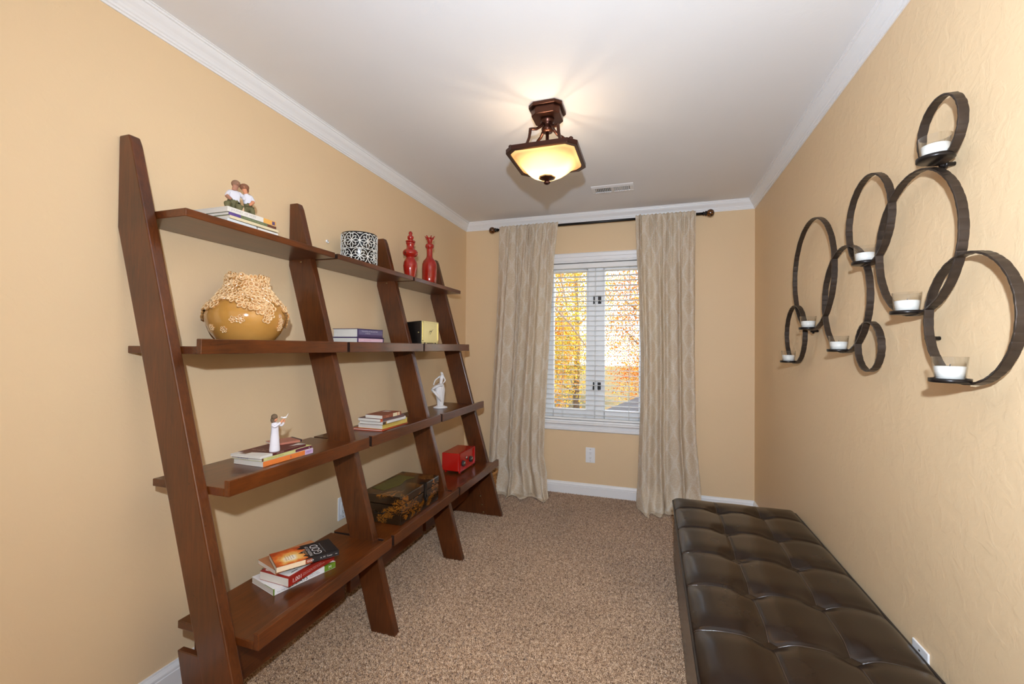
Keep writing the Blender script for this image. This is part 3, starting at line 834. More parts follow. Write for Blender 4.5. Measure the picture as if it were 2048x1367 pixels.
# ------------------------------------------------------------------ books
def book(name, label, cat, group, fl, direction, L, W, Tk, cover, soft=True, spine=None):
    """fl: spine-side bottom corner nearest the camera end; direction: angle of the spine (0 = along the wall, + turns it towards the room)"""
    t = thing(name, label, cat, fl, pi/2-direction, group)
    c = .0012 if soft else .0025; ov = 0.0008 if soft else .004
    cm = ink(cover)
    m = MB().box((0, 0, 0), (L, W, c)).box((0, 0, Tk-c), (L, W, Tk)).box((0, 0, 0), (L, c*1.2, Tk))
    part('cover', m, cm, t, .0004, 1)
    part('page_block', MB().box((ov, c, c), (L-ov, W-ov, Tk-c)), M['paper'], t)
    if spine is not None:
        for (a, b, colr, nm) in spine:
            part(nm, MB().box((a, -.0003, .0002), (b, .0004, Tk-.0002)), ink(colr), t)
    t['L'] = L; t['W'] = W; t['T'] = Tk
    return t
def stext(t, s, size, x, z, colr, align='LEFT', sx=1.0):
    return text(t, s, size, (x, -.0004, z), (1, 0, 0), (0, 0, 1), ink(colr), align=align, sx=sx)
def ctext(t, s, size, x, y, colr, align='CENTER', sx=1.0, shear=0):
    return text(t, s, size, (x, y, t['T']), (0, 1, 0), (-1, 0, 0), ink(colr), align=align, sx=sx, shear=shear)

G4 = 'books stacked on the lowest shelf'
z = TOPZ[3]+.0005
b = book('book', 'white paperback with green spine end, bottom of the messy stack on the lowest shelf', 'book', G4, (-1.243, 1.185, z), .277, .240, .150, .022, (226, 222, 220))
part('spine_band', MB().box((.193, -.0004, .0003), (.240, .0006, .0217)), ink((104, 136, 36)), b)
part('corner_band', MB().box((-.0006, -.0005, .0003), (.0035, .0016, .0222)).box((-.0006, .0016, .0212), (.0006, .06, .0222)), ink((104, 132, 48)), b)
part('cover_band', MB().box((.193, .0, .0218), (.240, .150, .0223)), ink((84, 104, 30)), b)
stext(b, 'DAYS', .019, .078, .0105, (40, 38, 36)); stext(b, '31', .019, .053, .0105, (40, 38, 36))
stext(b, 'to Becoming a\nFriend of Praise', .0065, .132, .012, (110, 104, 100))
stext(b, 'Your Daily Guide', .0065, .012, .008, (120, 114, 110))
text(b, 'M', .016, (.216, -.0006, .011), (1, 0, 0), (0, 0, 1), ink((232, 232, 220)))
z += .0225
b = book('book', 'thick red paperback reading 1,001, second from the bottom on the lowest shelf', 'book', G4, (-1.205, 1.212, z), .06, .215, .140, .030, (150, 34, 22))
part('title_panel', MB().box((.012, .012, .0298), (.110, .128, .0303)), ink((226, 222, 216)), b)
ctext(b, '1,001', .042, .050, .062, (34, 34, 38))
part('emblem', MB().lathe([(.011, 0), (.010, .0006)], (.035, .115, .0300), 14), ink((44, 48, 52)), b)
stext(b, '1,001', .020, .014, .014, (228, 220, 212)); stext(b, 'Things You Always Wanted to Know\nAbout the Bible, But Never Thought to Ask', .0058, .060, .016, (216, 170, 160))
z += .0305
b = book('book', 'small tan paperback with a yellow spine, second from the top on the lowest shelf', 'book', G4, (-1.268, 1.216, z), .31, .205, .132, .016, (180, 120, 78))
part('spine_band', MB().box((.03, -.0004, .0003), (.160, .0006, .0157)), ink((204, 158, 62)), b)
part('spine_band', MB().box((.160, -.0004, .0003), (.205, .0006, .0157)), ink((28, 25, 26)), b)
stext(b, 'HOME TO HARMONY', .009, .04, .008, (150, 104, 30))
z += .0165
b = book('book', 'black and flame-orange paperback titled GOD, top of the messy stack on the lowest shelf', 'book', G4, (-1.250, 1.203, z), .568, .214, .128, .018, (30, 26, 27))
# fire picture on the cover: flat print, bright centre to orange rim
def fire():
    t_ = NT('flame_picture_print'); v = t_.coord()
    sp_ = t_.n('ShaderNodeSeparateXYZ'); t_.l(v, sp_.inputs[0])
    dx = t_.math('SUBTRACT', sp_.outputs[0], .058); dy = t_.math('SUBTRACT', sp_.outputs[1], .050)
    d = t_.math('SQRT', t_.math('ADD', t_.math('MULTIPLY', t_.math('MULTIPLY', dx, dx), 1.0), t_.math('MULTIPLY', dy, dy)))
    d = t_.math('ADD', d, t_.math('MULTIPLY', t_.math('SUBTRACT', t_.noise(v, 45.0, 4.0), .5), .05))
    return t_.done(t_.bsdf(t_.ramp(d, [(.012, srgb(250, 240, 215)), (.030, srgb(250, 200, 110)), (.050, srgb(228, 112, 40)), (.075, srgb(176, 66, 24))]), .35))
FIRE = fire()
pts = [(.001, .0005), (.001, .1275)] + [(.100+.012*sin(k*1.9)+.006*sin(k*5.1), .1275-.127*k/12) for k in range(13)]
part('flame_picture', MB().prism(pts, .0180, .0183, 'z'), FIRE, b)
part('spine_band', MB().box((.0, -.0004, .0003), (.095, .0006, .0177)), ink((232, 206, 170)), b)
part('spine_band', MB().box((.095, -.0004, .0003), (.118, .0006, .0177)), ink((150, 70, 40)), b)
ctext(b, 'THE', .010, .104, .064, (200, 180, 150)); ctext(b, 'PRESENCE OF', .015, .122, .062, (205, 200, 196)); text(b, 'GOD', .042, (.148, .062, b['T']), (0, 1, 0), (-1, 0, 0), ink((236, 234, 232)), sx=.95, thin=.0005)
ctext(b, 'Moving Past Intellectual Knowledge', .0062, .170, .062, (150, 146, 144)); ctext(b, 'EXPERIENCING', .009, .110, .064, (190, 150, 110))
ctext(b, 'A fresh look at\nthe heart of\ntrue worship\nand prayer', .008, .052, .055, (170, 96, 52))
stext(b, 'A. W. Tozer', .0085, .146, .009, (210, 206, 204)); stext(b, '~', .014, .200, .009, (210, 206, 204)); stext(b, 'GOD', .010, .100, .009, (240, 236, 230))

G3 = 'books stacked on the third shelf, first bay'
z = TOPZ[2]+.0005
b = book('book', 'orange-spined paperback lying flat at the bottom of the stack under the girl figurine', 'book', G3, (-1.318, 1.203, z), .03, .232, .145, .019, (222, 214, 204))
part('spine_band', MB().box((0, -.0004, .0003), (.190, .0006, .0187)), ink((232, 128, 58)), b)
part('spine_band', MB().box((.190, -.0004, .0003), (.232, .0006, .0187)), ink((206, 172, 204)), b)
stext(b, '8', .012, .118, .0095, (96, 96, 130)); stext(b, 'DREAM', .008, .196, .0095, (110, 70, 130))
part('cover_band', MB().box((.001, .006, .0188), (.004, .145, .0192)), ink((120, 120, 170)), b)
z += .0195
b = book('book', 'pale yellow paperback with mauve spine end, middle of the stack under the girl figurine', 'book', G3, (-1.320, 1.200, z), .02, .232, .148, .011, (204, 200, 130))
part('spine_band', MB().box((.150, -.0004, .0003), (.232, .0006, .0107)), ink((96, 34, 58)), b)
part('spine_band', MB().box((0, -.0004, .0003), (.006, .0006, .0107)), ink((96, 60, 44)), b)
stext(b, 'THE HEALING GARDEN', .007, .02, .0055, (160, 140, 70)); stext(b, 'o', .009, .216, .0055, (236, 230, 230))
text(b, 'WORLD LITE', .009, (-.0003, .118, .0055), (0, -1, 0), (0, 0, 1), ink((110, 106, 160)), align='LEFT')
z += .0115
b = book('book', 'thin white booklet with maroon upper half directly under the girl figurine', 'book', G3, (-1.318, 1.192, z), -.02, .215, .140, .009, (224, 218, 208))
pts = [(.052, .0005), (.214, .0005), (.214, .1395), (.030, .1395)] + [(.030+.022*sin(k/6*pi/2), .1395-.139*k/6) for k in range(1, 6)]
part('cover_print', MB().prism(pts, .009, .0093, 'z'), ink((98, 42, 36)), b)
part('spine_band', MB().box((.052, -.0004, .0003), (.215, .0006, .0087)), ink((88, 36, 34)), b)
part('cover_photo', MB().box((.016, .085, .0089), (.040, .115, .0093)), ink((120, 84, 62)), b)
ctext(b, 'THE PRAYER', .012, .075, .085, (214, 190, 170)); ctext(b, 'of your heart', .009, .093, .075, (214, 190, 170))
stext(b, 'SIMPLE GIFTS', .006, .070, .0045, (190, 150, 140))
z3a = z+.0095
b = book('book', 'small dusty pink notebook behind the girl figurine at the far end of the stack', 'book', G3, (-1.405, 1.335, z3a), .35, .110, .085, .008, (176, 112, 92))
part('elastic_band', MB().box((.100, -.001, .0002), (.108, .086, .0085)), ink((40, 30, 30)), b)

G2 = 'books stacked on the third shelf, second bay'
z = TOPZ[2]+.0005
b = book('book', 'thin book with orange-red spine at the very bottom of the second-bay stack', 'book', G2, (-1.305, 1.905, z), -.04, .258, .175, .009, (196, 84, 48), False)
z += .0095
b = book('book', 'thick yellow-spined paperback near the bottom of the second-bay stack', 'book', G2, (-1.310, 1.912, z), .02, .228, .150, .027, (222, 192, 96))
stext(b, 'STORIES FOR THE HEART', .0095, .03, .0135, (190, 150, 60)); stext(b, '*', .012, .200, .012, (120, 100, 40))
z += .0275
b = book('book', 'white paperback in the middle of the second-bay stack with black end', 'book', G2, (-1.293, 1.890, z), .0, .215, .140, .014, (222, 218, 214))
part('spine_band', MB().box((.0, -.0004, .0003), (.026, .0006, .0137)), ink((70, 52, 40)), b)
part('spine_band', MB().box((.026, -.0004, .0003), (.034, .0006, .0137)), ink((196, 150, 70)), b)
z += .0145
b = book('book', 'grey-brown paperback second from the top of the second-bay stack', 'book', G2, (-1.300, 1.880, z), .045, .205, .140, .015, (104, 78, 78))
part('spine_band', MB().box((.0, -.0004, .0003), (.018, .0006, .0147)), ink((204, 92, 52)), b)
z += .0155
b = book('book', 'rust-brown paperback on top of the second-bay stack', 'book', G2, (-1.292, 1.885, z), .03, .165, .105, .018, (140, 76, 54))
part('spine_band', MB().box((.090, -.0004, .0003), (.150, .0006, .0177)), ink((222, 206, 170)), b)
part('spine_band', MB().box((.130, -.0006, .0003), (.136, .0008, .0177)), ink((190, 70, 50)), b)
ctext(b, 'QUIET HOURS', .011, .070, .052, (196, 140, 110)); part('cover_photo', MB().box((.118, .05, .0179), (.150, .09, .0183)), ink((206, 198, 190)), b)
stext(b, 'Grace', .009, .03, .009, (214, 170, 140))

GP = 'two hardbacks on the second shelf, second bay'
z = TOPZ[1]+.0005
b = book('book', 'purple hardback with a pale pink title strip, under the thicker purple book', 'book', GP, (-1.392, 1.812, z), .0, .222, .165, .020+.028, (64, 34, 84), False)
part('spine_label', MB().box((.008, -.0006, .026), (.212, .0006, .043)), ink((222, 184, 196)), b)
stext(b, 'i', .012, .020, .034, (170, 50, 60)); stext(b, 'SECOND SPRING', .008, .05, .034, (190, 130, 150))
z += .0485
b = book('book', 'thick purple hardback with silver-grey lettering, on top of the thinner one', 'book', GP, (-1.390, 1.810, z), -.01, .214, .150, .044, (58, 36, 84), False)
part('spine_label', MB().box((.008, -.0006, .014), (.208, .0006, .038)), ink((92, 84, 120)), b)
stext(b, 'THE NOVEL OF THE CENTURY', .010, .03, .031, (190, 188, 200)); stext(b, 'A MEMOIR', .009, .06, .020, (176, 172, 190))

G1 = 'books stacked on the top shelf'
z = TOPZ[0]+.0005
b = book('book', 'white paperback at the bottom of the top-shelf stack, its spine end cream', 'book', G1, (-1.440, 1.275, z), .02, .092, .12, .014, (222, 220, 214))
b = book('book', 'pale paperback lying beside another at the bottom of the top-shelf stack', 'book', G1, (-1.440, 1.150, z), .0, .118, .14, .016, (214, 218, 220))
z += .0165
b = book('book', 'cream paperback third from the top of the top-shelf stack', 'book', G1, (-1.436, 1.155, z), .0, .212, .14, .011, (222, 206, 168))
z += .0115
b = book('book', 'thin green and purple paperback second from the top of the top-shelf stack', 'book', G1, (-1.438, 1.152, z), -.01, .207, .145, .011, (104, 112, 78))
part('spine_band', MB().box((0, -.0004, .0003), (.048, .0006, .0107)), ink((92, 70, 132)), b)
part('spine_band', MB().box((.165, -.0004, .0003), (.207, .0006, .0107)), ink((104, 62, 44)), b)
stext(b, 'WALKING WITH THE WIND', .007, .060, .0055, (160, 166, 130))
z += .0115
b = book('book', 'white paperback with a yellow-orange spine end, directly under the couple figurine', 'book', G1, (-1.440, 1.149, z), .0, .208, .165, .019, (226, 220, 208))
part('spine_band', MB().box((.150, -.0004, .0003), (.208, .0006, .0187)), ink((226, 168, 84)), b)
part('spine_label', MB().box((.190, -.0006, .003), (.203, .0008, .016)), ink((90, 70, 110)), b)
stext(b, 'JOURNEY  OF  HOPE', .011, .014, .010, (176, 170, 166))
z1a = z+.0195

# ------------------------------------------------------------------ figurines (skinned bodies)
def skin_body(name, parent, joints, edges, radii, mats, segmat, sub=2, extra=None):
    me = bpy.data.meshes.new('sk'); me.from_pydata([tuple(j) for j in joints], edges, [])
    ob = bpy.data.objects.new('sk', me); COL.objects.link(ob)
    ob.modifiers.new('s', 'SKIN')
    for i, sv in enumerate(me.skin_vertices[0].data):
        r_ = radii[i]; sv.radius = r_ if isinstance(r_, tuple) else (r_, r_); sv.use_root = (i == 0)
    sb = ob.modifiers.new('u', 'SUBSURF'); sb.levels = sub; sb.render_levels = sub
    dg = bpy.context.evaluated_depsgraph_get(); dg.update()
    out_ = bpy.data.meshes.new_from_object(ob.evaluated_get(dg)); bpy.data.objects.remove(ob); bpy.data.meshes.remove(me)
    out_.name = name; out_.materials.clear()
    for m_ in mats: out_.materials.append(m_)
    J = [Vector(j) for j in joints]
    for p in out_.polygons:
        c = p.center; best = 1e9; bi = 0
        for e, (a, b_) in enumerate(edges):
            A, B = J[a], J[b_]; ab = B-A; t_ = max(0, min(1, (c-A).dot(ab)/max(1e-9, ab.length_squared)))
            ra = radii[a] if not isinstance(radii[a], tuple) else max(radii[a]); rb_ = radii[b_] if not isinstance(radii[b_], tuple) else max(radii[b_])
            d = (c-(A+ab*t_)).length/(ra*(1-t_)+rb_*t_)
            if d < best: best = d; bi = e
        p.material_index = segmat[bi]; p.use_smooth = True
    return link(name, out_, parent)

# couple: a seated man and a woman leaning her head to his, facing the room (local +x = towards the room, +y = along the wall)
cf = thing('couple_figurine', 'small painted figurine of a couple in white shirts and olive trousers on the top-shelf books', 'figurine', (-1.505, 1.236, z1a), -.5); cf.scale = (1.12, 1.12, 1.08)
k = .001
J = [(0, -8, 28), (0, -8, 46), (0, -8, 66), (0, -8, 80), (2, -5, 90), (3, -2, 104),          # pelvis..head
     (2, -22, 74), (10, -30, 56), (20, -22, 46), (24, -20, 43),                                # near arm on knee
     (2, 8, 74), (-4, 22, 66), (-6, 30, 62),                                                   # arm behind her
     (8, -22, 26), (24, -32, 30), (22, -28, 8), (30, -28, 5),                                  # near leg, knee raised
     (8, 4, 24), (26, 4, 20), (26, 4, 6), (34, 4, 4)]
E_ = [(0, 1), (1, 2), (2, 3), (3, 4), (4, 5), (2, 6), (6, 7), (7, 8), (8, 9), (2, 10), (10, 11), (11, 12), (0, 13), (13, 14), (14, 15), (15, 16), (0, 17), (17, 18), (18, 19), (19, 20)]
rad = [18, 17, (17, 20), 8, 8, 13.5, 9, 7.5, 6, 5, 9, 7, 5, 13, 11, 7, 6, 13, 11, 8, 6]
rad = [tuple(a*k for a in q) if isinstance(q, tuple) else q*k for q in rad]
sm_ = [2, 0, 0, 1, 1, 0, 0, 1, 1, 0, 0, 1, 2, 2, 2, 2, 2, 2, 2, 2]
man = skin_body('man', cf, [tuple(c*k for c in j) for j in J], E_, rad, [M['shirt'], M['skin_d'], M['trouser']], sm_)
part('hair', MB().ball((-.002, -.002, .1075), .0138, 16, 10, sc=(1.0, 1.0, .95)), M['hair_m'], cf)
part('nose', MB().ball((.0175, -.001, .103), .0026, 8, 6), M['skin_d'], cf)
J = [(0, 36, 26), (0, 34, 44), (0, 31, 64), (0, 29, 76), (2, 25, 86), (4, 20, 97),
     (4, 44, 68), (12, 48, 52), (22, 38, 38), (26, 34, 34), (2, 22, 66), (10, 22, 52),
     (10, 36, 20), (24, 42, 22), (22, 46, 4), (30, 48, 3)]
E_ = [(0, 1), (1, 2), (2, 3), (3, 4), (4, 5), (2, 6), (6, 7), (7, 8), (8, 9), (2, 10), (10, 11), (0, 12), (12, 13), (13, 14), (14, 15)]
rad = [14, 13, (13, 15), 6.5, 6.5, 11.5, 7.5, 6.5, 5, 4.5, 7, 6, 13, 9, 7, 5]
rad = [tuple(a*k for a in q) if isinstance(q, tuple) else q*k for q in rad]
skin_body('woman', cf, [tuple(c*k for c in j) for j in J], E_, rad, [M['shirt'], M['skin'], M['trouser']], [2, 0, 0, 1, 1, 0, 0, 1, 1, 0, 0, 2, 2, 2, 2])
part('hair', MB().ball((-.001, .023, .102), .0138, 16, 10, sc=(1.0, 1.08, .9)).ball((-.008, .029, .094), .010, 12, 8), M['hair_r'], cf)
part('nose', MB().ball((.0165, .019, .097), .0022, 8, 6), M['skin'], cf)

# girl in a long white dress holding up a small white bird
gf = thing('girl_figurine', 'small figurine of a girl in a long white dress holding up a white bird', 'figurine', (-1.335, 1.268, z3a), -.5)
prof = [(.0175, 0), (.0185, .004), (.0172, .02), (.0158, .04), (.0142, .06), (.0128, .076), (.0125, .088), (.0132, .096), (.0118, .104), (.0062, .1085)]
part('dress', MB().lathe(prof, (0, 0, 0), 28, sx=.85, sy=1.0), M['dress'], gf)
J = [(0, 0, 96), (0, 0, 108), (0, 1, 116), (1, 3, 126), (6, -12, 101), (16, -4, 93), (16, 14, 108), (14, 24, 118), (14, 28, 119), (2, 12, 101), (6, 22, 94), (8, 28, 106), (9, 31, 117)]
E_ = [(0, 1), (1, 2), (2, 3), (0, 4), (4, 5), (5, 6), (6, 7), (7, 8), (0, 9), (9, 10), (10, 11), (11, 12)]
rad = [10, 5, 5, 9.5, 5.5, 5, 4.6, 3, 3, 5.5, 4.6, 4, 3]
skin_body('body', gf, [tuple(c*k for c in j) for j in J], E_, [q*k for q in rad], [M['dress'], M['skin']], [0, 1, 1, 0, 0, 0, 1, 1, 0, 0, 0, 1])
part('hair', MB().ball((-.002, -.002, .1285), .0112, 16, 10, sc=(1.0, 1.0, 1.0)).ball((-.004, -.006, .117), .0085, 12, 8, sc=(1, 1, 1.4)), M['hair'], gf)
part('nose', MB().ball((.004, .0135, .1265), .0019, 8, 6), M['skin'], gf)
part('bird', MB().ball((.012, .030, .1245), .0042, 12, 8, sc=(.8, 2.0, .8)).ball((.012, .020, .1265), .0028, 10, 6).tube([(.012, .034, .125), (.011, .040, .133), (.012, .042, .139)], [.0026, .0022, .0006], 8, flat=.5).tube([(.012, .016, .127), (.012, .0125, .1268)], [.001, .0003], 5), M['plaster'], gf)

# white porcelain lady lifting her apron
lf = thing('lady_statuette', 'tall slim white porcelain statuette of a woman holding out her skirt', 'figurine', (-1.425, 2.775, TOPZ[2]+.0005), -1.02)
lf.scale = (1.12, 1.12, 1.06)
part('plinth', MB().lathe([(.040, 0), (.042, .004), (.038, .010), (.026, .014), (.022, .018)], (0, 0, 0), 26, sx=.85, sy=1.1), M['plaster'], lf)
vs = []; fs = []; NN = 40
dp = [(.020, .012, 0), (.021, .03, 0), (.024, .06, 0), (.028, .09, -.002), (.031, .115, -.004), (.030, .132, -.004), (.022, .15, 0), (.0165, .165, 0)]
for (r_, zz_, oy) in dp:
    for q in range(NN):
        a = 2*pi*q/NN; rr_ = r_*(1+.07*sin(a*7+zz_*60)+.04*sin(a*11-zz_*40))
        vs.append((rr_*cos(a)*.85, oy+rr_*sin(a), zz_))
for j in range(len(dp)-1):
    for q in range(NN): fs.append((j*NN+q, j*NN+(q+1) % NN, (j+1)*NN+(q+1) % NN, (j+1)*NN+q))
fs.append(tuple((len(dp)-1)*NN+q for q in range(NN)))
part('skirt', MB().add(vs, fs, 0, True), M['plaster'], lf)
# lifted fold of the skirt sweeping to the near side
part('apron_fold', MB().tube([(.010, .010, .152), (.014, -.014, .152), (.016, -.032, .144), (.016, -.048, .132), (.014, -.060, .122)], [.014, .018, .019, .014, .003], 14, flat=.55).tube([(.016, -.056, .126), (.020, -.036, .106), (.022, -.014, .078), (.018, .004, .045)], [.010, .016, .015, .004], 12, flat=.6), M['plaster'], lf)
J = [(0, 2, 160), (0, 4, 178), (0, 6, 196), (0, 8, 212), (0, 8, 222), (2, 4, 238), (2, -9, 208), (6, -34, 188), (12, -42, 166), (14, -44, 154), (2, 21, 206), (0, 30, 184), (6, 16, 166), (-6, 14, 226), (-8, 20, 208)]
E_ = [(0, 1), (1, 2), (2, 3), (3, 4), (4, 5), (3, 6), (6, 7), (7, 8), (8, 9), (3, 10), (10, 11), (11, 12), (5, 13), (13, 14)]
rad = [13, 10.5, 12.5, 9, 4.5, 10.5, 5.5, 4.4, 3.8, 3.5, 5.5, 4.6, 4, 6, 3]
skin_body('body', lf, [tuple(c*k for c in j) for j in J], E_, [q*k for q in rad], [M['plaster']], [0]*14)
part('nose', MB().ball((.0125, .002, .237), .002, 8, 6), M['plaster'], lf)

# ------------------------------------------------------------------ vase with modelled flowers
vz = TOPZ[1]+.0005; vxc, vyc = -1.515, 1.297
vase = thing('flower_vase', 'round honey-brown glazed vase covered in modelled flowers on the second shelf', 'vase', (vxc, vyc, vz))
VP = [(.070, 0), (.074, .003), (.098, .022), (.122, .055), (.136, .090), (.140, .118), (.134, .145), (.118, .172), (.096, .198), (.078, .222), (.070, .245), (.070, .262), (.066, .264), (.065, .245), (.074, .215), (.09, .195)]
part('body', MB().lathe(VP, (0, 0, 0), 56, cap=False), M['honey'], vase)
def vr(z_):
    for (r0_, a), (r1_, b_) in zip(VP[:12], VP[1:12]):
        if a <= z_ <= b_: return r0_+(r1_-r0_)*(z_-a)/max(1e-6, b_-a), (r1_-r0_)/max(1e-6, b_-a)
    return .070, 0
def flower_mesh(npet):
    m = MB(); n = 10
    for q in range(npet):
        a = 2*pi*q/npet; c_ = (cos(a)*.0108, sin(a)*.0108); ly = .0078*5/npet
        vs = [(c_[0], c_[1], .0022)]
        for (kx, zz_) in ((.60, .0036), (.88, .0058), (1.04, .0040), (1.12, -.001)):
            for e in range(n):
                t_ = 2*pi*e/n; px, py = .0096*kx*cos(t_), ly*kx*sin(t_)
                vs.append((c_[0]+px*cos(a)-py*sin(a), c_[1]+px*sin(a)+py*cos(a), zz_ if cos(t_) > -.6 or kx < .8 else zz_*.6))
        m.add(vs, [(0, 1+e, 1+(e+1) % n) for e in range(n)], 1, True)
        for rr_ in range(3):
            m.add([vs[1+rr_*n+e] for e in range(n)]+[vs[1+(rr_+1)*n+e] for e in range(n)], [(e, n+e, n+(e+1) % n, (e+1) % n) for e in range(n)], (0 if rr_ < 2 else 1), True)
    m.ball((0, 0, .0048), .0034, 8, 5)
    return m.mesh('flower', [M['petal'], M['honey_d']])
FM = [flower_mesh(5), flower_mesh(6), flower_mesh(4)]
rr2 = random.Random(12)
def put(ang, z_, s_=1.0, lift=0.0, tilt=0.0):
    r_, sl = vr(z_)
    nrm = Vector((cos(ang), sin(ang), -sl)).normalized()
    q = nrm.to_track_quat('Z', 'Y').to_euler()
    o = link('flower', rr2.choice(FM), vase, loc=(r_*cos(ang)+nrm.x*lift, r_*sin(ang)+nrm.y*lift, z_+nrm.z*lift))
    mt = nrm.to_track_quat('Z', 'Y').to_matrix().to_4x4() @ Matrix.Rotation(rr2.uniform(0, 6.28), 4, 'Z') @ Matrix.Rotation(tilt, 4, 'X')
    o.rotation_euler = mt.to_euler(); o.scale = (s_,)*3
for row, zz_ in enumerate([.264, .245, .226, .207, .188, .171]):
    r_, _ = vr(min(zz_, .262)); n = max(8, int(2*pi*r_/(.031 if row < 4 else .034)))
    for q in range(n):
        a = 2*pi*(q+.5*(row % 2))/n+rr2.uniform(-.08, .08)
        if row > 3 and rr2.random() < .18: continue
        put(a, min(.258, zz_+rr2.uniform(-.005, .005)), rr2.uniform(.95, 1.25), rr2.uniform(-.001, .002), rr2.uniform(-.22, .22))
        if row == 0 and rr2.random() < .6:
            o = link('flower', rr2.choice(FM), vase, loc=(r_*cos(a), r_*sin(a), 0.262+rr2.uniform(-.004, .008)), rot=(rr2.uniform(.6, 1.5), 0, a+pi/2)); o.scale = (.95,)*3
front = math.atan2(-vyc, -vxc+.0)          # direction towards the room centre
for (da, zz_, s_) in [(-.1, .158, 1.1), (.15, .150, 1.1), (.35, .152, 1.0), (.5, .158, 1.0), (.62, .145, .9), (.42, .132, .95), (.55, .118, .9), (.48, .103, .8), (.3, .138, 1.0), (-.15, .100, .75), (-.32, .098, .6), (-.6, .062, .6), (.95, .098, .65), (.98, .075, .7), (-1.0, .07, .6),
                      (-.9, .156, 1.0), (-1.15, .150, 1.0), (-1.4, .148, 1.0), (-1.6, .132, 1.0), (-1.75, .120, 1.0), (1.2, .150, 1.0), (1.5, .145, .9), (1.6, .118, .9), (1.7, .095, .8), (2.4, .15, 1), (2.9, .14, 1), (3.3, .15, 1), (-2.3, .15, 1), (-2.8, .14, 1)]:
    put(front+da, zz_, s_*1.1, .0 if abs(da) < 1.3 else .002)

# ------------------------------------------------------------------ black jar with white lattice
jx, jy, jr, jh = -1.532, 2.00, .0945, .172
jar = thing('lattice_jar', 'round black ceramic jar with raised white floral lattice on the top shelf', 'jar', (jx, jy, TOPZ[0]+.0005))
part('body', MB().lathe([(.02, 0), (jr-.003, 0), (jr, .003), (jr, jh-.003), (jr-.002, jh), (jr-.006, jh), (jr-.008, jh-.004), (jr-.008, .01), (.02, .008)], (0, 0, 0), 64, cap=False).lathe([(.0005, .003), (jr-.008, .003)], (0, 0, 0), 64, cap=False), M['pot'], jar)
lat = MB()
NT_ = 7; tw = 2*pi*jr/NT_; th_ = (jh-.010)/1.9
def ribbon(pts2, w=.0016):
    n = len(pts2); vs = []
    for i, (u_, v_) in enumerate(pts2):
        ua, va = pts2[max(0, i-1)]; ub, vb = pts2[min(n-1, i+1)]
        du, dv = ub-ua, vb-va; L = math.hypot(du, dv) or 1; nu, nv = -dv/L*w, du/L*w
        for (su, sv, rr_) in ((nu, nv, jr), (nu*.8, nv*.8, jr+.0018), (-nu*.8, -nv*.8, jr+.0018), (-nu, -nv, jr)):
            a = (u_+su)/jr; vv = min(jh-.006, max(.003, v_+sv)); vs.append((rr_*cos(a), rr_*sin(a), vv))
    fs = [(4*i+e, 4*i+e+1, 4*i+5+e, 4*i+4+e) for i in range(n-1) for e in range(3)]
    lat.add(vs, fs, 0, False)
def inside(v_): return .003 < v_ < jh-.007
def curve(fn, n=12, w=.0016):
    seg = []
    for i in range(n+1):
        p_ = fn(i/n)
        if inside(p_[1]): seg.append(p_)
        else:
            if len(seg) > 1: ribbon(seg, w)
            seg = []
    if len(seg) > 1: ribbon(seg, w)
for row in range(-1, 3):
    for cidx in range(NT_):
        cu = (cidx+.5*(row % 2))*tw; cv = .012+th_*.95*row+.03
        hw, hh = tw*.5, th_*.95
        for q in range(8):
            a = q*pi/4; Lp = (hw*.98 if q % 4 == 0 else (hh*.55 if q % 4 == 2 else hw*.78))
            ax, ay = cos(a), sin(a)
            for sg in (-1, 1):
                curve(lambda t_, ax=ax, ay=ay, sg=sg, Lp=Lp: (cu+ax*Lp*(.06+.94*t_)-ay*sg*.0075*sin(pi*t_), cv+ay*Lp*(.06+.94*t_)+ax*sg*.0075*sin(pi*t_)), 8)
        for a0 in range(4):
            curve(lambda t_, a0=a0: (cu+hw*cos(a0*pi/2+t_*pi/2), cv+hw*sin(a0*pi/2+t_*pi/2)), 10)
        for sg in (-1, 1):
            curve(lambda t_, sg=sg: (cu+sg*(.004+.010*sin(t_*pi*1.3)), cv+hh*.62-.014*t_+.006*cos(t_*pi*1.5)), 8, .0014)
            curve(lambda t_, sg=sg: (cu+hw+sg*.006*cos(t_*2*pi), cv+.006*sin(t_*2*pi)), 8, .0014)
part('lattice', lat, M['lattice'], jar)['label'] = 'raised white floral lattice'

# ------------------------------------------------------------------ red bottles
bt = thing('stopper_bottle', 'red glazed bottle with bulging collar and knobbed stopper, left of the other red bottle', 'bottle', (-1.515, 2.50, TOPZ[0]+.0005))
part('body', MB().lathe([(.030, 0), (.032, .004), (.036, .03), (.043, .065), (.046, .09), (.043, .115), (.034, .135), (.026, .146), (.030, .152), (.042, .158), (.049, .170), (.049, .184), (.042, .196), (.030, .203), (.025, .212), (.024, .225), (.028, .236), (.031, .243), (.026, .246), (.020, .246)], (0, 0, 0), 40), M['red'], bt)
part('stopper', MB().lathe([(.018, .246), (.031, .249), (.033, .254), (.028, .259), (.014, .262), (.018, .268), (.022, .278), (.021, .286), (.015, .292), (.010, .297), (.013, .304), (.0125, .313), (.007, .320), (.001, .323)], (0, 0, 0), 32), M['red'], bt)
bt = thing('stopper_bottle', 'tall red glazed bottle with long neck and crown-shaped stopper at the far shelf end', 'bottle', (-1.515, 2.760, TOPZ[0]+.0005))
part('body', MB().lathe([(.046, 0), (.049, .005), (.052, .05), (.053, .12), (.052, .15), (.045, .172), (.033, .187), (.024, .198), (.021, .21), (.021, .25), (.022, .262), (.030, .270), (.032, .282), (.029, .292), (.022, .298), (.016, .300)], (0, 0, 0), 44), M['red'], bt)
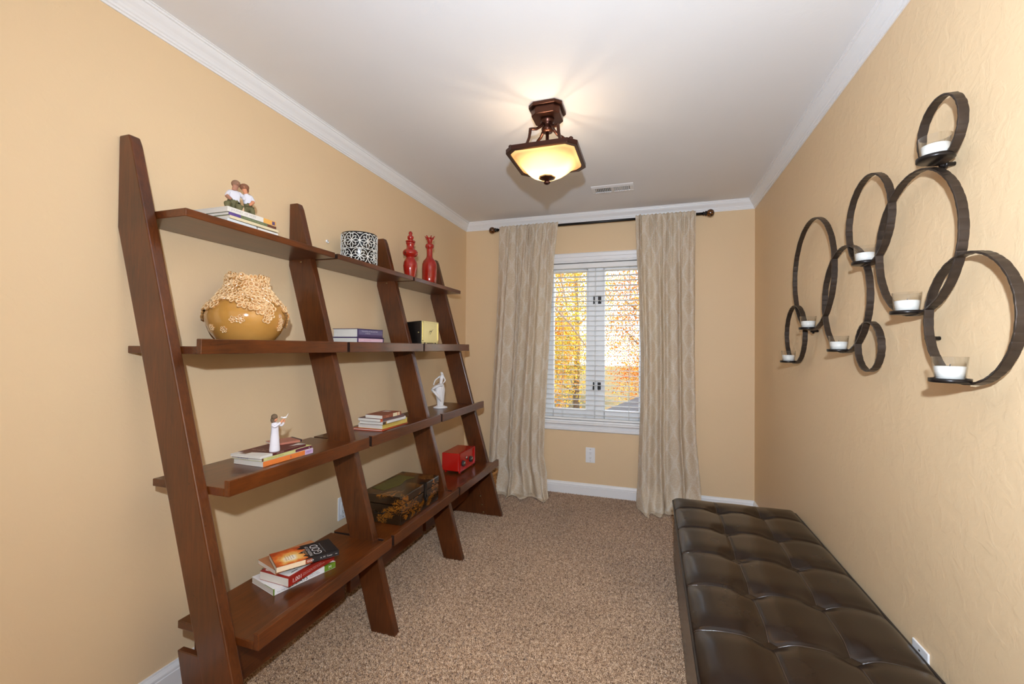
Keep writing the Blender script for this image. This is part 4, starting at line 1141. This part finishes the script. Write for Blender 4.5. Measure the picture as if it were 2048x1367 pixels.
m = MB().lathe([(.014, .300), (.016, .306), (.021, .322), (.025, .340), (.022, .341), (.018, .325), (.010, .310)], (0, 0, 0), 28, cap=False)
for q in range(6):
    a = q*pi/3+.3; m.tube([(cos(a)*.021, sin(a)*.021, .330), (cos(a)*.028, sin(a)*.028, .346), (cos(a)*.036, sin(a)*.036, .353)], [.006, .005, .0025], 8)
part('stopper', m, M['red'], bt)

# ------------------------------------------------------------------ black clock with gold face, second shelf
ck = thing('desk_clock', 'square black desk clock with a pale gold front on the second shelf', 'clock', (-1.385, 2.540, TOPZ[1]+.0005))
part('case', MB().add([(-.165, -.105, .012), (-.002, -.110, .012), (-.002, .110, .012), (-.165, .105, .012), (-.165, -.100, .158), (-.002, -.110, .170), (-.002, .110, .170), (-.165, .100, .158)], [(0, 3, 2, 1), (4, 5, 6, 7), (0, 1, 5, 4), (1, 2, 6, 5), (2, 3, 7, 6), (3, 0, 4, 7)]), M['black'], ck, .004)
fp = part('face_plate', MB().box((-.002, -.110, .030), (.004, .110, .170)).box((-.001, -.108, 0), (.004, -.085, .03)).box((-.001, .085, 0), (.004, .108, .03)).box((.0, -.06, .004), (.003, .06, .03)), M['gold'], ck, .0015)
fp['label'] = 'pale gold front plate'
part('bezel', MB().box((.004, -.104, .160), (.008, .104, .165)).box((.004, -.104, .040), (.008, .104, .045)).box((.004, -.104, .040), (.008, -.099, .165)).box((.004, .099, .040), (.008, .104, .165)), M['gold'], fp)
part('hour_hand', MB().tube([(.0095, 0, .105), (.0095, -.012, .082)], [.0016, .0008], 6), M['slot'], ck)
part('minute_hand', MB().tube([(.010, 0, .105), (.010, .026, .118)], [.0014, .0006], 6).tube([(.006, 0, .105), (.011, 0, .105)], .003, 8), M['slot'], ck)
part('date_window', MB().box((.003, -.045, .010), (.0045, .040, .028)), M['slot'], ck)
for yy in (-.072, .072): part('foot', MB().box((-.03, yy-.012, 0), (.002, yy+.012, .014)), M['black'], ck)
part('side_knob', MB().tube([(-.02, -.108, .095), (-.02, -.118, .095)], .004, 10), M['gold'], ck)

# ------------------------------------------------------------------ red radio, lowest shelf
rd = thing('red_radio', 'glossy red box radio with two chrome knobs on the lowest shelf', 'radio', (-1.305, 2.835, TOPZ[3]+.0005))
part('case', MB().box((-.068, -.130, .016), (.062, .128, .138)), M['radio_red'], rd, .005)
m = MB()
for a, b_ in (((.060, -.131, .014), (.072, -.124, .140)), ((.060, .122, .014), (.072, .129, .140)), ((.060, -.131, .133), (.072, .129, .140)), ((.060, -.131, .014), (.072, .129, .022))): m.box(a, b_)
part('front_frame', m, M['radio_red'], rd, .0015)
for yy in (-.070, .060):
    kn = part('knob', MB().tube([(.062, yy, .060), (.078, yy, .060)], [.021, .018], 20), M['slot'], rd)
    part('knob_cap', MB().tube([(.078, yy, .060), (.081, yy, .060)], [.014, .011], 18), M['chrome'], kn)
part('dial', MB().tube([(.062, -.012, .085), (.070, -.012, .085)], .011, 18), M['chrome'], rd)
for yy in (-.10, .10):
    for xx in (-.05, .055): part('foot', MB().box((xx-.006, yy-.008, 0), (xx+.006, yy+.008, .018)), M['radio_red'], rd)

# ------------------------------------------------------------------ wooden keepsake chest, lowest shelf
cx0, cx1, cy0, cy1 = -1.387, -1.150, 1.838, 2.228
ch = thing('wooden_chest', 'dark burnt-grain wooden chest with black hasp on the lowest shelf', 'chest', ((cx0+cx1)/2, (cy0+cy1)/2, TOPZ[3]+.0005))
hx, hy = (cx1-cx0)/2, (cy1-cy0)/2
part('body', MB().box((-hx, -hy, 0), (hx, hy, .092)), M['chest'], ch, .003)
ld = part('lid', MB().box((-hx-.002, -hy-.002, .094), (hx+.002, hy+.002, .136)), M['chest'], ch, .005)
part('leather_patch', MB().prism([(-.100, -.120), (-.020, -.130), (.000, -.06), (.010, -.03), (-.010, .06), (.012, .115), (-.095, .125)], .1355, .1375, 'z'), M['olive'], ld)
m = MB().box((hx+.001, .028, .045), (hx+.005, .052, .135)).box((hx-.03, .030, .1355), (hx+.005, .050, .1385)).tube([(hx+.006, .030, .075), (hx+.010, .030, .058), (hx+.010, .050, .058), (hx+.006, .050, .075)], .0025, 8)
hs = part('hasp', m, M['iron_dark'], ch)
part('padlock_staple', MB().ball((hx+.010, .040, .050), .008, 10, 8, sc=(.6, 1, 1.2)), M['iron_dark'], hs)
part('handle', MB().tube([(-.03, -hy-.002, .060), (-.025, -hy-.008, .050), (.025, -hy-.008, .050), (.03, -hy-.002, .060)], .003, 8), M['iron_dark'], ch)

# ------------------------------------------------------------------ wicker basket behind the far upright
wb_ = thing('wicker_basket', 'tan wicker basket mostly hidden behind the far shelf upright by the curtain', 'basket', (-1.335, 3.29, 0.006))
m = MB()
for q in range(14):
    zz_ = .01+q*.0175; rr_ = .122+.0016*q; pts = []
    for e in range(72):
        a = 2*pi*e/72; pts.append(((rr_+.005*sin(a*18+q*pi))*cos(a), (rr_+.005*sin(a*18+q*pi))*sin(a), zz_))
    m.tube(pts, .0075, 6, closed=True)
o = part('weave', m, M['wicker'], wb_)
m = MB()
for e in range(18):
    a = 2*pi*e/18; m.tube([(.122*cos(a), .122*sin(a), 0), (.146*cos(a), .146*sin(a), .25)], .005, 6)
o = part('stakes', m, M['wicker'], wb_); o['kind'] = 'stuff'
part('rim', MB().tube([(.150*cos(2*pi*e/40), .150*sin(2*pi*e/40), .255) for e in range(40)], .011, 8, closed=True), M['wicker'], wb_)

# ------------------------------------------------------------------ outside: autumn trees, ground and a neighbouring roof
def grass():
    t_ = NT('lawn_with_leaves'); v = t_.coord()
    f = t_.noise(v, 4.0, 6.0, .7)
    return t_.done(t_.bsdf(t_.ramp(f, [(.35, srgb(58, 62, 30)), (.5, srgb(96, 88, 46)), (.62, srgb(128, 88, 44))]), .9))
M['grass'] = grass()
struct('ground_outside', MB().box((-30, YB+.6, -1.5), (30, 60, -1.2)), M['grass'])
M['bark'] = plain('grey_brown_bark', srgb(92, 78, 68), .9, var=.3, scale=20, bump=.5, bscale=30, bdist=.01)
def leafmat(name, cols):
    t_ = NT(name); v = t_.coord()
    f = t_.noise(v, 2.6, 6.0, .75)
    colr = t_.ramp(f, [(.40, cols[0]), (.5, cols[1]), (.58, cols[2])])
    d = t_.n('ShaderNodeBsdfDiffuse'); t_.l(colr, d.inputs[0]); tr = t_.n('ShaderNodeBsdfTranslucent'); t_.l(colr, tr.inputs[0])
    mx = t_.n('ShaderNodeMixShader'); mx.inputs[0].default_value = .4; t_.l(d.outputs[0], mx.inputs[1]); t_.l(tr.outputs[0], mx.inputs[2])
    return t_.done(mx.outputs[0])
LM = [leafmat('golden_leaves', (srgb(186, 112, 50), srgb(190, 152, 66), srgb(150, 152, 70))),
      leafmat('orange_leaves', (srgb(170, 84, 40), srgb(190, 128, 66), srgb(196, 168, 90))),
      leafmat('yellow_green_leaves', (srgb(120, 130, 60), srgb(176, 160, 84), srgb(184, 130, 70)))]
def tree(name, label, x, y, h, rad_, nleaf, mi, seed, low=.3):
    rg = np.random.RandomState(seed); rl = random.Random(seed)
    t_ = thing(name, label, 'tree', (x, y, -1.2), 0, 'autumn trees outside the window')
    part('trunk', MB().tube([(0, 0, 0), (.05, 0, h*.3), (-.04, .05, h*.6), (.0, 0, h*.92)], [.13, .10, .07, .02], 10), M['bark'], t_)
    for q in range(9):
        a = rl.uniform(0, 2*pi); z0_ = h*rl.uniform(low*.8, .8); L = rad_*rl.uniform(.6, .95)
        p0 = Vector((0, 0, z0_)); p2 = p0+Vector((cos(a)*L, sin(a)*L, L*rl.uniform(.3, .8))); p1 = (p0+p2)/2+Vector((0, 0, -.08))
        part('branch', MB().tube([p0, p1, p2], [.045, .028, .008], 6), M['bark'], t_)
    n = nleaf; 
    ncl = 70; cc = rg.normal(0, 1, (ncl, 3)); cc /= np.linalg.norm(cc, axis=1)[:, None]; cc *= (rg.uniform(.2, 1, ncl)**.5)[:, None]
    cc = cc*np.array([rad_, rad_, h*(1-low)/2])+np.array([0, 0, h*(low+(1-low)/2)])
    P = cc[rg.randint(0, ncl, n)]+rg.normal(0, .30, (n, 3))
    s = rg.uniform(.018, .036, n); A = rg.normal(0, 1, (n, 3)); A /= np.linalg.norm(A, axis=1)[:, None]
    B = np.cross(A, rg.normal(0, 1, (n, 3))); B /= np.linalg.norm(B, axis=1)[:, None]
    V = np.stack([P-A*s[:, None], P+B*s[:, None]*.6, P+A*s[:, None], P-B*s[:, None]*.6], 1)
    F = np.arange(4*n)
    me = bpy.data.meshes.new('foliage'); me.vertices.add(4*n); me.vertices.foreach_set('co', V.ravel())
    me.loops.add(4*n); me.loops.foreach_set('vertex_index', F); me.polygons.add(n)
    me.polygons.foreach_set('loop_start', np.arange(n)*4); me.polygons.foreach_set('loop_total', np.full(n, 4)); me.update(calc_edges=True)
    me.materials.append(LM[mi]); link('foliage', me, t_, kind='stuff'); return t_
mt1 = tree('maple_tree', 'golden-leaved tree filling the left half of the window view', -2.55, 9.2, 6.2, 1.05, 26000, 0, 1, .08)
tree('maple_tree', 'orange-leaved tree filling the right half of the window view', -.02, 12.2, 6.6, 1.0, 26000, 1, 2, .10)
tree('maple_tree', 'yellow-green tree seen between the two nearer trees through the window', -2.9, 17.6, 8.6, 1.8, 60000, 2, 3, .02)
tree('maple_tree', 'pale golden tree at the far left edge of the window view', -6.6, 12.5, 6.5, 1.5, 8000, 0, 4, .2)
tree('maple_tree', 'orange tree behind the grey roof at the far right of the window view', 2.2, 15.5, 6.8, 1.6, 10000, 1, 5, .2)
part('branch', MB().tube([(x-(-2.55), 8.0-9.2, z+1.2) for x, z in ((-2.25, 2.75), (-1.83, 2.14), (-1.42, 1.70), (-1.10, 1.24))], [.035, .026, .018, .008], 6), M['bark'], mt1)
part('branch', MB().tube([(x-(-2.55), 8.0-9.2, z+1.2) for x, z in ((-1.65, 2.95), (-1.60, 2.50), (-1.50, 2.05))], [.018, .012, .006], 6), M['bark'], mt1)
sh_ = thing('garden_shed', 'grey shed roof low in the window view, by the right curtain', 'shed', (.45, 7.6, -.98))
SL = plain('grey_slate_roofing', srgb(44, 47, 56), .6, var=.2, scale=12)
part('wall', MB().box((-1.0, -.9, -.25), (1.2, .9, 1.0)), plain('grey_siding', srgb(120, 120, 122), .7), sh_)
rf = part('roof', MB().prism([(-1.35, .98), (1.5, .98), (1.5, 1.02), (.1, 1.68), (-1.35, 1.02)], -1.0, 1.0, 'y'), SL, sh_)
